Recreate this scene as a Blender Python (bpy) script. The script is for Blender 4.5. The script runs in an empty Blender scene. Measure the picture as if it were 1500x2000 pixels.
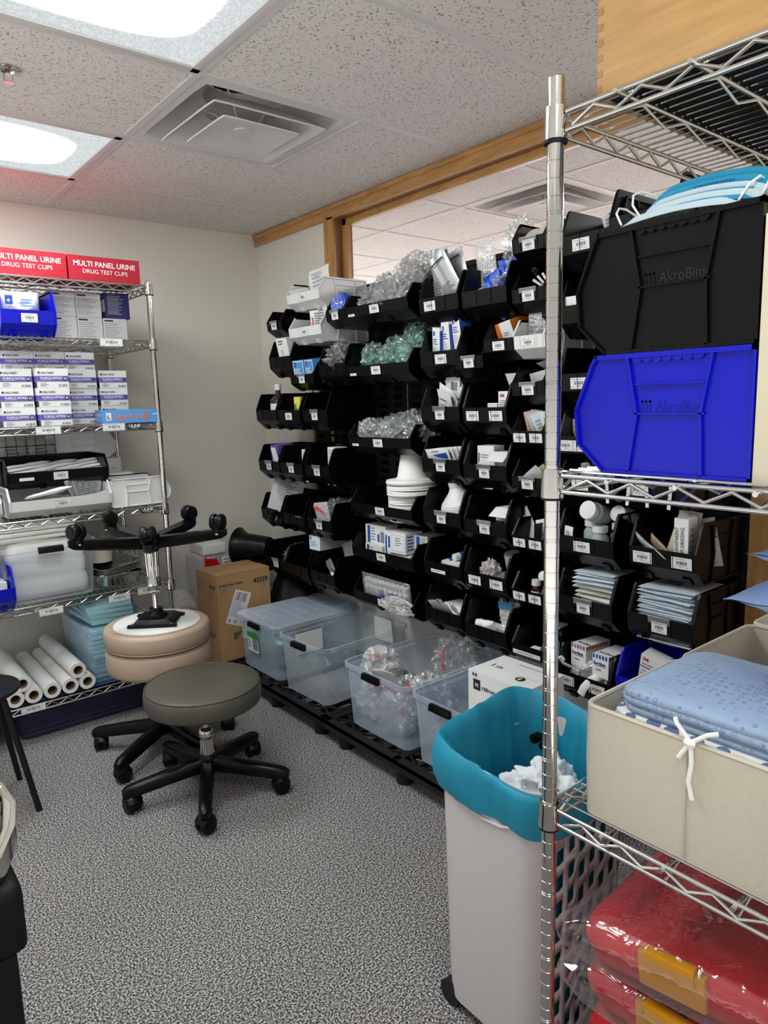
import bpy, bmesh, math, random
from mathutils import Vector, Matrix, noise
C = bpy.context.scene.collection
SC = bpy.context.scene
PI = math.pi
# ------------------------------------------------------------ camera
cam_d = bpy.data.cameras.new('camera'); cam = bpy.data.objects.new('camera', cam_d); C.objects.link(cam)
cam_d.sensor_fit = 'HORIZONTAL'; cam_d.sensor_width = 36; cam_d.lens = 1382.9 / 1500 * 36
cam_d.clip_start = 0.02; cam_d.clip_end = 50
yaw, pitch, roll = 0.6811, -0.1557, -0.0273
fw = Vector((math.sin(yaw) * math.cos(pitch), math.cos(yaw) * math.cos(pitch), math.sin(pitch)))
rt = Vector((math.cos(yaw), -math.sin(yaw), 0)); up = rt.cross(fw)
r2 = math.cos(roll) * rt + math.sin(roll) * up; u2 = -math.sin(roll) * rt + math.cos(roll) * up
cam.matrix_world = Matrix(((r2.x, u2.x, -fw.x, -2.1621), (r2.y, u2.y, -fw.y, -3.7733), (r2.z, u2.z, -fw.z, 1.408), (0, 0, 0, 1)))
SC.camera = cam
# ------------------------------------------------------------ world, view, lights
w = bpy.data.worlds.new('world'); SC.world = w; w.use_nodes = True
w.node_tree.nodes['Background'].inputs[0].default_value = (1.0, 0.97, 0.94, 1)
wn = w.node_tree; wt = wn.nodes.new('ShaderNodeTexCoord'); ws = wn.nodes.new('ShaderNodeSeparateXYZ'); wm = wn.nodes.new('ShaderNodeMapRange')
wn.links.new(wt.outputs['Generated'], ws.inputs[0]); wn.links.new(ws.outputs['Z'], wm.inputs[0])
wm.inputs[1].default_value = -0.55; wm.inputs[2].default_value = 0.02; wm.inputs[3].default_value = 2.6; wm.inputs[4].default_value = 0.6
wn.links.new(wm.outputs[0], wn.nodes['Background'].inputs[1])      # world fill added to light the ceiling from below, kept dim at eye level
SC.view_settings.view_transform = 'Standard'; SC.view_settings.look = 'None'
SC.view_settings.gamma = 1; SC.view_settings.use_curve_mapping = False
SC.view_settings.exposure = 0.08
SC.cycles.use_denoising = True; SC.cycles.use_adaptive_sampling = True; SC.cycles.adaptive_threshold = 0.02
SC.cycles.max_bounces = 8; SC.cycles.diffuse_bounces = 4; SC.cycles.glossy_bounces = 4
SC.cycles.transmission_bounces = 4; SC.cycles.transparent_max_bounces = 24
SC.cycles.caustics_reflective = False; SC.cycles.caustics_refractive = False
LAMP = 22.0            # strength of the ceiling troffer lenses
def area(name, loc, sx, sy, e, col=(1, 0.97, 0.93)):
    d = bpy.data.lights.new(name, 'AREA'); d.shape = 'RECTANGLE'; d.size = sx; d.size_y = sy; d.energy = e; d.color = col
    o = bpy.data.objects.new(name, d); C.objects.link(o); o.location = loc; return o
area('next_room_fill_light', (1.78, -2.615, 2.355), 1.1, 0.5, 110, (1, 0.95, 0.95))  # extra area lights added to brighten the room behind the glass
area('next_room_fill_light', (3.0, 0.435, 2.355), 1.1, 0.5, 130, (1, 0.95, 0.95))
# ------------------------------------------------------------ materials
def lin(c): return tuple(((x / 12.92) if x <= 0.04045 else ((x + 0.055) / 1.055) ** 2.4) for x in c)
def rgb(h): return lin(tuple(int(h[i:i + 2], 16) / 255 for i in (0, 2, 4)))
M = {}
def mat(name, col, rough=0.5, metal=0, var=0.04, vs=30, bump=0, bs=200, spec=0.5, coat=0, emit=0):
    m = bpy.data.materials.new(name); m.use_nodes = True; nt = m.node_tree; N = nt.nodes; L = nt.links
    b = N['Principled BSDF']; c = rgb(col) if isinstance(col, str) else col
    tc = N.new('ShaderNodeTexCoord'); nz = N.new('ShaderNodeTexNoise'); nz.inputs['Scale'].default_value = vs; nz.inputs['Detail'].default_value = 3
    L.new(tc.outputs['Object'], nz.inputs['Vector'])
    mx = N.new('ShaderNodeMix'); mx.data_type = 'RGBA'
    mx.inputs[6].default_value = tuple(x * (1 - var) for x in c) + (1,); mx.inputs[7].default_value = tuple(min(1, x * (1 + var)) for x in c) + (1,)
    L.new(nz.outputs[0], mx.inputs[0]); L.new(mx.outputs[2], b.inputs['Base Color'])
    b.inputs['Roughness'].default_value = rough; b.inputs['Metallic'].default_value = metal
    b.inputs['Specular IOR Level'].default_value = spec; b.inputs['Coat Weight'].default_value = coat
    if bump:
        n2 = N.new('ShaderNodeTexNoise'); n2.inputs['Scale'].default_value = bs; L.new(tc.outputs['Object'], n2.inputs['Vector'])
        bp = N.new('ShaderNodeBump'); bp.inputs['Strength'].default_value = bump; bp.inputs['Distance'].default_value = 0.002
        L.new(n2.outputs[0], bp.inputs['Height']); L.new(bp.outputs[0], b.inputs['Normal'])
    M[name] = m; return m
mat('wall', 'e0ddd2', 0.85, var=0.015, vs=2, bump=0.15, bs=300)
mat('wall2', 'e3d5d8', 0.85, var=0.02, vs=2)
mat('tee', 'cfccca', 0.5)
mat('black', '060607', 0.32, var=0.1, spec=0.22)
mat('blackmatte', '090909', 0.6, var=0.1, spec=0.25)
mat('blackin', '0f0f11', 0.45, spec=0.35)
mat('charcoal', '131417', 0.45, bump=0.15, bs=900, spec=0.35)
mat('blue', '0610b4', 0.3, var=0.05, spec=0.35)
mat('white', 'dfe0de', 0.4)
mat('bodywhite', 'cbc5c6', 0.38, var=0.01)
mat('paper', 'e9e9e6', 0.7, bump=0.05)
mat('card', 'e4e5e3', 0.6)
mat('cardg', 'c6c8c8', 0.6)
mat('ink', '191a1e', 0.6)
mat('inkg', '7d8085', 0.6)
mat('inkl', 'b0b3b6', 0.6)
mat('chrome', (0.62, 0.61, 0.58), 0.1, 1, var=0.02)
mat('wire', (0.62, 0.62, 0.6), 0.22, 1, var=0.05)
mat('steel', (0.78, 0.76, 0.72), 0.18, 1)
mat('red', 'b0182e', 0.55, var=0.05)
mat('redp', 'c3121f', 0.3, var=0.05)
mat('redink', 'd8474a', 0.5)
mat('yellow', 'cf8d13', 0.35)
mat('yel', 'e6d63a', 0.5)
mat('green', '3f8a2c', 0.5)
mat('orange', 'e07a26', 0.5)
mat('navy', '1c2668', 0.5)
mat('royal', '2148a8', 0.5)
mat('sky', '4d90cc', 0.5)
mat('ulblue', '5a9bdc', 0.5)
mat('purple', '6a55b4', 0.5)
mat('purpled', '2c2f4a', 0.5)
mat('teal', '0f86a4', 0.6, var=0.06, vs=8)
mat('tealpad', 'a9dae2', 0.75, var=0.08, vs=60, bump=0.3)
mat('tealtube', '5fc0a4', 0.4)
mat('pad', 'f1f0ea', 0.8, var=0.03, bump=0.2)
mat('padblue', 'd9e6ef', 0.8, var=0.04, bump=0.2)
mat('gown', '98aecb', 0.85, var=0.05, bump=0.4, bs=120)
mat('gownw', 'dddfe2', 0.85, bump=0.4, bs=120)
mat('gownblue', '5d73a4', 0.85)
mat('stripe', 'b4b0ac', 0.85)
mat('wrap', '92addb', 0.8, var=0.05, bump=0.3, bs=60)
mat('fabric', 'cbc3b1', 0.9, var=0.05, vs=90, bump=0.35, bs=700)
mat('fabricin', 'b9b5ac', 0.9, var=0.05, vs=90, bump=0.3, bs=700)
mat('carton', 'b08a5e', 0.75, var=0.05, vs=12)
mat('olive', '4c4a40', 0.42, bump=0.25, bs=500)
mat('tan', 'ad9885', 0.45, bump=0.2, bs=400)
mat('plywhite', 'd9dad4', 0.6)
mat('cream', 'cfc7ab', 0.6)
mat('foam', 'd6d5c5', 0.8)
mat('foil', 'b9bcbf', 0.35, 0.4)
mat('brown', '3d2e24', 0.3)
mat('amber', '3a1d0c', 0.2)
mat('core', '8a6a4c', 0.8)
mat('hair', '0a0a0b', 0.9)
mat('bottlegrey', 'a9b2b6', 0.3)
mat('beige', 'd9d2b8', 0.5)
mat('liner', '27406a', 0.5)
mat('bluecap', '1c55d0', 0.35)
mat('mask', '1f8fb4', 0.75, bump=0.2, bs=500)
mat('maskw', 'b4c4cc', 0.8, bump=0.2, bs=500)
mat('skin', 'd3b29a', 0.7)
mat('maroon', '8e4038', 0.6)
def clear(name, tint=(1, 1, 1), base=0.1, edge=0.6, rough=0.1, diff=0.3, bump=0.0, bs=40, dcol=(0.9, 0.93, 0.95)):
    m = bpy.data.materials.new(name); m.use_nodes = True; nt = m.node_tree; N = nt.nodes; L = nt.links
    for n in list(N):
        if n.type == 'BSDF_PRINCIPLED': N.remove(n)
    out = [n for n in N if n.type == 'OUTPUT_MATERIAL'][0]
    tr = N.new('ShaderNodeBsdfTransparent'); tr.inputs[0].default_value = tint + (1,)
    gl = N.new('ShaderNodeBsdfGlossy'); gl.inputs[0].default_value = (1, 1, 1, 1); gl.inputs['Roughness'].default_value = rough
    df = N.new('ShaderNodeBsdfDiffuse'); df.inputs[0].default_value = dcol + (1,)
    m1 = N.new('ShaderNodeMixShader'); m1.inputs[0].default_value = diff; L.new(gl.outputs[0], m1.inputs[1]); L.new(df.outputs[0], m1.inputs[2])
    lw = N.new('ShaderNodeLayerWeight'); lw.inputs[0].default_value = 0.35
    mr = N.new('ShaderNodeMapRange'); mr.inputs[3].default_value = base; mr.inputs[4].default_value = edge; L.new(lw.outputs['Facing'], mr.inputs[0])
    m2 = N.new('ShaderNodeMixShader'); L.new(mr.outputs[0], m2.inputs[0]); L.new(tr.outputs[0], m2.inputs[1]); L.new(m1.outputs[0], m2.inputs[2])
    L.new(m2.outputs[0], out.inputs[0])
    if bump:
        tc = N.new('ShaderNodeTexCoord'); nz = N.new('ShaderNodeTexNoise'); nz.inputs['Scale'].default_value = bs; nz.inputs['Detail'].default_value = 2; nz.inputs['Distortion'].default_value = 1.5
        L.new(tc.outputs['Object'], nz.inputs['Vector']); bp = N.new('ShaderNodeBump'); bp.inputs['Strength'].default_value = bump; bp.inputs['Distance'].default_value = 0.01
        L.new(nz.outputs[0], bp.inputs['Height'])
        for x in (gl, lw, df): L.new(bp.outputs[0], x.inputs['Normal'])
    M[name] = m; return m
clear('film', (0.97, 0.98, 0.98), 0.07, 0.8, 0.12, 0.3, 0.8, 22)
clear('casefilm', (0.96, 0.96, 0.97), 0.05, 0.55, 0.07, 0.12, 0.5, 16)
clear('filmg', (0.86, 0.96, 0.94), 0.08, 0.8, 0.12, 0.35, 0.8, 22, (0.7, 0.9, 0.85))
clear('filmw', (0.97, 0.97, 0.97), 0.35, 0.8, 0.15, 0.7, 0.8, 40, (0.93, 0.93, 0.92))
clear('tote', (0.86, 0.93, 1.0), 0.2, 0.65, 0.2, 0.75, 0, 40, (0.78, 0.86, 0.98))
clear('totecl', (0.93, 0.96, 0.99), 0.13, 0.7, 0.15, 0.7, 0, 40, (0.8, 0.85, 0.9))
clear('holder', (0.9, 0.92, 0.97), 0.2, 0.6, 0.1, 0.4)
clear('glass', (0.97, 0.97, 0.97), 0.03, 0.35, 0.01, 0.0)
clear('tubing', (0.95, 0.97, 0.97), 0.3, 0.9, 0.1, 0.6)
clear('tubingg', (0.7, 0.93, 0.86), 0.4, 0.95, 0.1, 0.7, 0, 40, (0.35, 0.75, 0.6))
def nodes(name, rough=0.8):
    m = bpy.data.materials.new(name); m.use_nodes = True; M[name] = m
    b = m.node_tree.nodes['Principled BSDF']; b.inputs['Roughness'].default_value = rough
    return m.node_tree, m.node_tree.nodes, m.node_tree.links, b
def ramp(N, stops):
    r = N.new('ShaderNodeValToRGB'); e = r.color_ramp.elements
    while len(e) < len(stops): e.new(0.5)
    for k, (p, c) in enumerate(stops): e[k].position = p; e[k].color = tuple(c) + (1,)
    return r
# carpet
nt, N, L, b = nodes('carpet', 0.95)
tc = N.new('ShaderNodeTexCoord'); n1 = N.new('ShaderNodeTexNoise'); n1.inputs['Scale'].default_value = 200; n1.inputs['Detail'].default_value = 2
n2 = N.new('ShaderNodeTexNoise'); n2.inputs['Scale'].default_value = 3; n2.inputs['Detail'].default_value = 3
L.new(tc.outputs['Object'], n1.inputs['Vector']); L.new(tc.outputs['Object'], n2.inputs['Vector'])
r = ramp(N, [(0.38, rgb('2f2e31')), (0.5, rgb('767372')), (0.62, rgb('c2bebb'))]); L.new(n1.outputs[0], r.inputs[0])
mx = N.new('ShaderNodeMix'); mx.data_type = 'RGBA'; mx.blend_type = 'MULTIPLY'; mx.inputs[0].default_value = 0.35
r3 = ramp(N, [(0.3, (0.75, 0.75, 0.75)), (0.7, (1, 1, 1))]); L.new(n2.outputs[0], r3.inputs[0]); L.new(r.outputs[0], mx.inputs[6]); L.new(r3.outputs[0], mx.inputs[7])
L.new(mx.outputs[2], b.inputs['Base Color']); bp = N.new('ShaderNodeBump'); bp.inputs['Strength'].default_value = 0.7; bp.inputs['Distance'].default_value = 0.004
L.new(n1.outputs[0], bp.inputs['Height']); L.new(bp.outputs[0], b.inputs['Normal']); b.inputs['Specular IOR Level'].default_value = 0.1
# mineral fibre ceiling tile
nt, N, L, b = nodes('ceiling', 0.9)
tc = N.new('ShaderNodeTexCoord'); n1 = N.new('ShaderNodeTexNoise'); n1.inputs['Scale'].default_value = 150; n1.inputs['Detail'].default_value = 3; n1.inputs['Distortion'].default_value = 0.6
L.new(tc.outputs['Object'], n1.inputs['Vector']); r = ramp(N, [(0.35, rgb('8d8781')), (0.41, rgb('dedad6')), (1, rgb('e4e0dc'))]); L.new(n1.outputs[0], r.inputs[0])
L.new(r.outputs[0], b.inputs['Base Color']); bp = N.new('ShaderNodeBump'); bp.inputs['Strength'].default_value = 0.5; bp.inputs['Distance'].default_value = 0.003
L.new(r.outputs[0], bp.inputs['Height']); L.new(bp.outputs[0], b.inputs['Normal'])
# wood
def wood(name, c1, c2, sc, rough):
    nt, N, L, b = nodes(name, rough)
    tc = N.new('ShaderNodeTexCoord'); mp = N.new('ShaderNodeMapping'); mp.inputs['Scale'].default_value = sc
    n1 = N.new('ShaderNodeTexNoise'); n1.inputs['Scale'].default_value = 6; n1.inputs['Detail'].default_value = 6; n1.inputs['Distortion'].default_value = 0.8
    L.new(tc.outputs['Object'], mp.inputs[0]); L.new(mp.outputs[0], n1.inputs['Vector']); r = ramp(N, [(0.3, rgb(c1)), (0.7, rgb(c2))]); L.new(n1.outputs[0], r.inputs[0])
    L.new(r.outputs[0], b.inputs['Base Color']); b.inputs['Coat Weight'].default_value = 0.2
wood('oak', 'a4763f', 'c99a60', (6, 1, 6), 0.4)
wood('oakv', 'a4763f', 'c99a60', (6, 6, 0.8), 0.4)
wood('oakdark', '7a4f35', '92634a', (6, 6, 0.8), 0.45)
wood('beech', 'a27b47', 'b58f59', (4, 1, 9), 0.45)
wood('beechend', '8c5f35', 'a87a48', (9, 9, 2), 0.5)
# troffer lens: a lamp's own prismatic diffuser, brighter over its tubes
def lens(name, cx, cy, strength):
    m = bpy.data.materials.new(name); m.use_nodes = True; nt = m.node_tree; N = nt.nodes; L = nt.links
    for n in list(N):
        if n.type == 'BSDF_PRINCIPLED': N.remove(n)
    out = [n for n in N if n.type == 'OUTPUT_MATERIAL'][0]; em = N.new('ShaderNodeEmission')
    tc = N.new('ShaderNodeTexCoord'); mp = N.new('ShaderNodeMapping'); mp.vector_type = 'POINT'
    mp.inputs['Scale'].default_value = (1 / 0.56, 1 / 0.235, 0); L.new(tc.outputs['Object'], mp.inputs[0])
    sx = N.new('ShaderNodeVectorMath'); sx.operation = 'LENGTH'
    pw = N.new('ShaderNodeVectorMath'); pw.operation = 'ABSOLUTE'; L.new(mp.outputs[0], pw.inputs[0])
    p3 = N.new('ShaderNodeVectorMath'); p3.operation = 'MULTIPLY'; L.new(pw.outputs[0], p3.inputs[0]); L.new(pw.outputs[0], p3.inputs[1])
    L.new(p3.outputs[0], sx.inputs[0])
    mr = N.new('ShaderNodeMapRange'); mr.interpolation_type = 'SMOOTHSTEP'; mr.inputs[1].default_value = 0.35; mr.inputs[2].default_value = 0.85
    mr.inputs[3].default_value = 1.0; mr.inputs[4].default_value = 0.03; L.new(sx.outputs['Value'], mr.inputs[0])
    ch = N.new('ShaderNodeTexVoronoi'); ch.inputs['Scale'].default_value = 130; L.new(tc.outputs['Object'], ch.inputs['Vector'])
    m2 = N.new('ShaderNodeMapRange'); m2.inputs[1].default_value = 0.0; m2.inputs[2].default_value = 0.7; m2.inputs[3].default_value = 0.8; m2.inputs[4].default_value = 1.15; L.new(ch.outputs['Distance'], m2.inputs[0])
    mu = N.new('ShaderNodeMath'); mu.operation = 'MULTIPLY'; L.new(mr.outputs[0], mu.inputs[0]); L.new(m2.outputs[0], mu.inputs[1])
    m3 = N.new('ShaderNodeMath'); m3.operation = 'MULTIPLY'; m3.inputs[1].default_value = strength; L.new(mu.outputs[0], m3.inputs[0])
    em.inputs[0].default_value = (0.93, 0.99, 1, 1); L.new(m3.outputs[0], em.inputs[1]); L.new(em.outputs[0], out.inputs[0]); M[name] = m
lens('lens', 0, 0, LAMP); lens('lens2', 0, 0, LAMP * 0.6)
# ------------------------------------------------------------ mesh building
def T(x=0, y=0, z=0, rx=0, ry=0, rz=0):
    return Matrix.Translation((x, y, z)) @ Matrix.Rotation(math.radians(rz), 4, 'Z') @ Matrix.Rotation(math.radians(ry), 4, 'Y') @ Matrix.Rotation(math.radians(rx), 4, 'X')
def FM(o, x, y):
    x = Vector(x).normalized(); y = Vector(y).normalized(); n = x.cross(y)
    return Matrix(((x.x, y.x, n.x, o[0]), (x.y, y.y, n.y, o[1]), (x.z, y.z, n.z, o[2]), (0, 0, 0, 1)))
_txt = {}
def glyphs(s, size, bold):
    k = (s, size, bold)
    if k not in _txt:
        cu = bpy.data.curves.new('t', 'FONT'); cu.body = s; cu.size = size; cu.offset = size * bold; cu.resolution_u = 2 if size < .02 else 4
        o = bpy.data.objects.new('t', cu); C.objects.link(o); dg = bpy.context.evaluated_depsgraph_get()
        me = o.evaluated_get(dg).to_mesh()
        vs = [v.co.copy() for v in me.vertices]; fs = [tuple(p.vertices) for p in me.polygons]
        o.evaluated_get(dg).to_mesh_clear(); bpy.data.objects.remove(o); bpy.data.curves.remove(cu)
        wd = max((v.x for v in vs), default=0); _txt[k] = (vs, fs, wd)
    return _txt[k]
class MB:
    def __init__(s): s.v = []; s.f = []; s.m = []; s.k = []; s.mats = []
    def mi(s, m):
        m = M[m] if isinstance(m, str) else m
        if m not in s.mats: s.mats.append(m)
        return s.mats.index(m)
    def add(s, vs, fs, m, X=None, keep=False):
        b = len(s.v); i = s.mi(m)
        for v in vs: s.v.append((X @ Vector(v)) if X else Vector(v))
        for f in fs: s.f.append(tuple(b + j for j in f)); s.m.append(i); s.k.append(keep)
        return s
    def box(s, x0, x1, y0, y1, z0, z1, m, X=None):
        return s.add([(x0, y0, z0), (x1, y0, z0), (x1, y1, z0), (x0, y1, z0), (x0, y0, z1), (x1, y0, z1), (x1, y1, z1), (x0, y1, z1)],
                     [(0, 3, 2, 1), (4, 5, 6, 7), (0, 1, 5, 4), (1, 2, 6, 5), (2, 3, 7, 6), (3, 0, 4, 7)], m, X)
    def rbox(s, x0, x1, y0, y1, z0, z1, m, r=0.01, seg=3, X=None):
        bm = bmesh.new(); bmesh.ops.create_cube(bm, size=1)
        for v in bm.verts: v.co = Vector(((x0 + x1) / 2 + v.co.x * (x1 - x0), (y0 + y1) / 2 + v.co.y * (y1 - y0), (z0 + z1) / 2 + v.co.z * (z1 - z0)))
        bmesh.ops.bevel(bm, geom=bm.edges[:], offset=r, segments=seg, profile=0.6, affect='EDGES')
        bm.verts.index_update(); s.add([v.co.copy() for v in bm.verts], [[v.index for v in f.verts] for f in bm.faces], m, X); bm.free(); return s
    def rings(s, rs, m, cap0=True, cap1=True, X=None, closed=False):
        n = len(rs[0]); vs = [v for r in rs for v in r]; fs = []
        for a in range(len(rs) - (0 if closed else 1)):
            b = (a + 1) % len(rs)
            for j in range(n): fs.append((a * n + j, a * n + (j + 1) % n, b * n + (j + 1) % n, b * n + j))
        if cap0 and not closed: fs.append(tuple(range(n))[::-1])
        if cap1 and not closed: fs.append(tuple((len(rs) - 1) * n + j for j in range(n)))
        return s.add(vs, fs, m, X)
    def lathe(s, prof, m, n=20, X=None, c0=True, c1=True, sx=1, sy=1):
        return s.rings([[(r * sx * math.cos(2 * PI * j / n), r * sy * math.sin(2 * PI * j / n), z) for j in range(n)] for r, z in prof], m, c0, c1, X)
    def tube(s, pts, r, m, n=8, closed=False, X=None, caps=True, flat=1):
        P = [Vector(p) for p in pts]; rs = []; k = len(P); nrm = None
        for i in range(k):
            if closed: t = P[(i + 1) % k] - P[i - 1]
            else: t = P[min(i + 1, k - 1)] - P[max(i - 1, 0)]
            t = t.normalized() if t.length > 1e-9 else Vector((0, 0, 1))
            if nrm is None: nrm = t.orthogonal().normalized()
            nrm = nrm - t * nrm.dot(t); nrm = nrm.normalized() if nrm.length > 1e-6 else t.orthogonal().normalized()
            bn = t.cross(nrm); rr = r[i] if isinstance(r, (list, tuple)) else r
            rs.append([P[i] + rr * (math.cos(2 * PI * j / n) * nrm + flat * math.sin(2 * PI * j / n) * bn) for j in range(n)])
        return s.rings(rs, m, caps, caps, X, closed)
    def cyl(s, a, b, r, m, n=16, r1=None, X=None): return s.tube([a, b], [r, r if r1 is None else r1], m, n, X=X)
    def wires(s, segs, r, m, n=6):
        for a, b in segs: s.tube([a, b], r, m, n)
        return s
    def prism(s, poly, lo, hi, ax, m, X=None):
        f = {'x': lambda p, t: (t, p[0], p[1]), 'y': lambda p, t: (p[0], t, p[1]), 'z': lambda p, t: (p[0], p[1], t)}[ax]
        return s.rings([[f(p, lo) for p in poly], [f(p, hi) for p in poly]], m, X=X)
    def grid(s, fn, nu, nv, m, X=None, thick=0, cu=False):
        vs = [Vector(fn(i / nu, j / nv)) for j in range(nv + 1) for i in range(nu + 1)]; W = nu + 1
        fs = [(j * W + i, j * W + i + 1, (j + 1) * W + i + 1, (j + 1) * W + i) for j in range(nv) for i in range(nu)]
        if thick:
            bm = bmesh.new(); bv = [bm.verts.new(v) for v in vs]
            for f in fs:
                try: bm.faces.new([bv[i] for i in f])
                except ValueError: pass
            bm.normal_update(); bmesh.ops.solidify(bm, geom=bm.faces[:], thickness=thick); bm.verts.index_update()
            vs = [v.co.copy() for v in bm.verts]; fs = [[v.index for v in f.verts] for f in bm.faces]; bm.free()
        return s.add(vs, fs, m, X)
    def text(s, t, size, m, X, bold=0.0, cx=False, fit=None):
        vs, fs, wd = glyphs(t, size, bold); k = 1 if not fit or wd == 0 else fit / wd
        return s.add([(v.x * k - (wd * k / 2 if cx else 0), v.y, 0) for v in vs], fs, m, X, keep=True)
    def dec(s, X, cmds, e=0.0006):
        """printing: rects ('r',u0,v0,u1,v1,mat), text ('t',u,v,size,str,mat[,bold]), small print ('l',u0,v0,u1,v1,n,mat), barcode ('b',u0,v0,u1,v1)"""
        rnd = random.Random(7)
        for k, c in enumerate(cmds):
            z = e * (1 + 0.35 * k)
            def R(u0, v0, u1, v1, m): s.add([(u0, v0, z), (u1, v0, z), (u1, v1, z), (u0, v1, z)], [(0, 1, 2, 3)], m, X, keep=True)
            if c[0] == 'r': R(*c[1:])
            elif c[0] == 'p': s.add([(u, v, z) for u, v in c[1]], [tuple(range(len(c[1])))], c[2], X, keep=True)
            elif c[0] == 't': s.text(c[4], c[3], c[5], X @ Matrix.Translation((c[1], c[2], z)), c[6] if len(c) > 6 else 0)
            elif c[0] == 'l':
                u0, v0, u1, v1, n, m = c[1:]; h = (v1 - v0) / n
                for i in range(n): R(u0, v1 - (i + .6) * h, u0 + (u1 - u0) * rnd.uniform(.55, 1), v1 - (i + .2) * h, m)
            elif c[0] == 'b':
                u0, v0, u1, v1 = c[1:5]; u = u0
                while u < u1:
                    q = (u1 - u0) / 26 * rnd.choice((1, 1, 2)); R(u, v0, min(u + q * .8, u1), v1, 'ink'); u += q + (u1 - u0) / 26 * rnd.choice((.7, 1, 1.6))
        return s
    def mesh(s, name, ang=38, bevel=0):
        me = bpy.data.meshes.new(name); bm = bmesh.new(); bv = [bm.verts.new(v) for v in s.v]; kf = []
        for f, i, k in zip(s.f, s.m, s.k):
            try: q = bm.faces.new([bv[j] for j in f])
            except ValueError: continue
            q.material_index = i
            if k: kf.append(q)
        ks = set(kf); rest = [q for q in bm.faces if q not in ks]
        bmesh.ops.recalc_face_normals(bm, faces=rest)
        if bevel:
            bm.normal_update(); es = [e for e in bm.edges if len(e.link_faces) == 2 and e.calc_face_angle(0) > 0.5 and e.link_faces[0] not in ks]
            bmesh.ops.bevel(bm, geom=es, offset=bevel, segments=2, profile=0.6, affect='EDGES', clamp_overlap=True)
        bm.normal_update(); a = math.radians(ang)
        for e in bm.edges: e.smooth = not (len(e.link_faces) != 2 or e.calc_face_angle(0) > a)
        for q in bm.faces: q.smooth = True
        bm.to_mesh(me); bm.free()
        for m in s.mats: me.materials.append(m)
        return me
    def build(s, name, parent=None, X=None, ang=38, bevel=0, mod=None, **tags):
        o = bpy.data.objects.new(name, s.mesh(name, ang, bevel)); C.objects.link(o)
        if parent: o.parent = parent
        if X is not None: o.matrix_basis = X
        if tags: tag(o, **tags)
        return o
def tag(o, label=None, cat=None, group=None, kind=None):
    if label: o['label'] = label
    if cat: o['category'] = cat
    if group: o['group'] = group
    if kind: o['kind'] = kind
    return o
def thing(name, label, cat, X=None, group=None):
    o = bpy.data.objects.new(name, None); C.objects.link(o); o.empty_display_size = 0.05
    if X is not None: o.matrix_basis = X
    return tag(o, label, cat, group)
def dup(o, X, label=None, group=None, deep=True):
    def cp(a, par):
        c = a.copy(); C.objects.link(c)
        if par: c.parent = par
        if deep:
            for ch in a.children: cp(ch, c)
        return c
    c = cp(o, None); c.matrix_basis = X
    if label: c['label'] = label
    if group: c['group'] = group
    return c
def struct(name, mb, **k):
    o = mb.build(name, **k); o['kind'] = 'structure'; return o
def nz(x, y, z, s=1): return noise.noise(Vector((x * s, y * s, z * s)))
# ------------------------------------------------------------ room shell
H = 2.37; TL = 0.6096; DX = -1.141; BY = -1.097
struct('floor', MB().box(-3.6, 0, -4.6, 0, -0.1, 0, 'carpet'))
struct('wall_back', MB().box(-3.6, 0.1, 0, 0.1, 0, H + 0.25, 'wall'))
# right wall with a window opening Y -0.785..-4.2, z 1.05..2.30
WY0, WY1, WZ0, WZ1 = -0.785, -3.30, 1.05, 2.305
mb = MB(); mb.box(0, 0.1, WY0, 0, 0, H + .25, 'wall'); mb.box(0, 0.1, -4.6, WY1, 0, H + .25, 'wall'); mb.box(0, 0.1, WY1, WY0, 0, WZ0, 'wall'); mb.box(0, 0.1, WY1, WY0, WZ1, H + .25, 'wall')
struct('wall_right', mb)
N0 = (0.56, -1.70)
LIT = [(DX - 1.2192, BY), (DX - 1.2192, BY - 2 * TL)]      # troffers (x0, y0) 1.22 x 0.61
DIF = (DX, BY - TL)                                         # air diffuser cell
xs = [0]; x = DX + 2 * TL
cellx = [DX + (k) * TL for k in range(-8, 3)]; celly = [BY + k * TL for k in range(-9, 3)]
def ceil_mesh(x0, x1, y0, y1, cx, cy, holes, z):
    mb = MB()
    X = sorted({x0, x1, *[c for c in cx if x0 < c < x1]}); Y = sorted({y0, y1, *[c for c in cy if y0 < c < y1]})
    for a, b in zip(X, X[1:]):
        for c, d in zip(Y, Y[1:]):
            mx, my = (a + b) / 2, (c + d) / 2
            if any(h[0] < mx < h[0] + h[2] and h[1] < my < h[1] + TL for h in holes): continue
            mb.box(a, b, c, d, z, z + 0.015, 'ceiling')
    return mb
LIT3 = (DX - 1.2192, BY - 5 * TL)
holes = [(a, b, 1.2192) for a, b in LIT + [LIT3]] + [(DIF[0], DIF[1], TL)]
ALLT = LIT + [(DX - 1.2192, BY - 5 * TL), (DX - 5 * TL, BY - 3 * TL), (DX - 5 * TL, BY)]
struct('ceiling', ceil_mesh(-3.6, 0, -4.6, 0, cellx, celly, holes, H))
mb = MB()
for k, y in enumerate(celly):
    if -4.6 < y < 0: mb.box(-3.6, 0, y - .012, y + .012, H - .004, H + .002, 'tee')
for x in [DX, DX - 2 * TL, DX - 4 * TL]: mb.box(x - .012, x + .012, -4.6, 0, H - .0045, H + .0025, 'tee')
mb.box(DX + TL - .012, DX + TL + .012, DIF[1], BY, H - .0045, H + .0025, 'tee')
mb.box(-3.6, 0, -.02, 0, H - .004, H + .002, 'tee')
struct('trim_1', mb)
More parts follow.
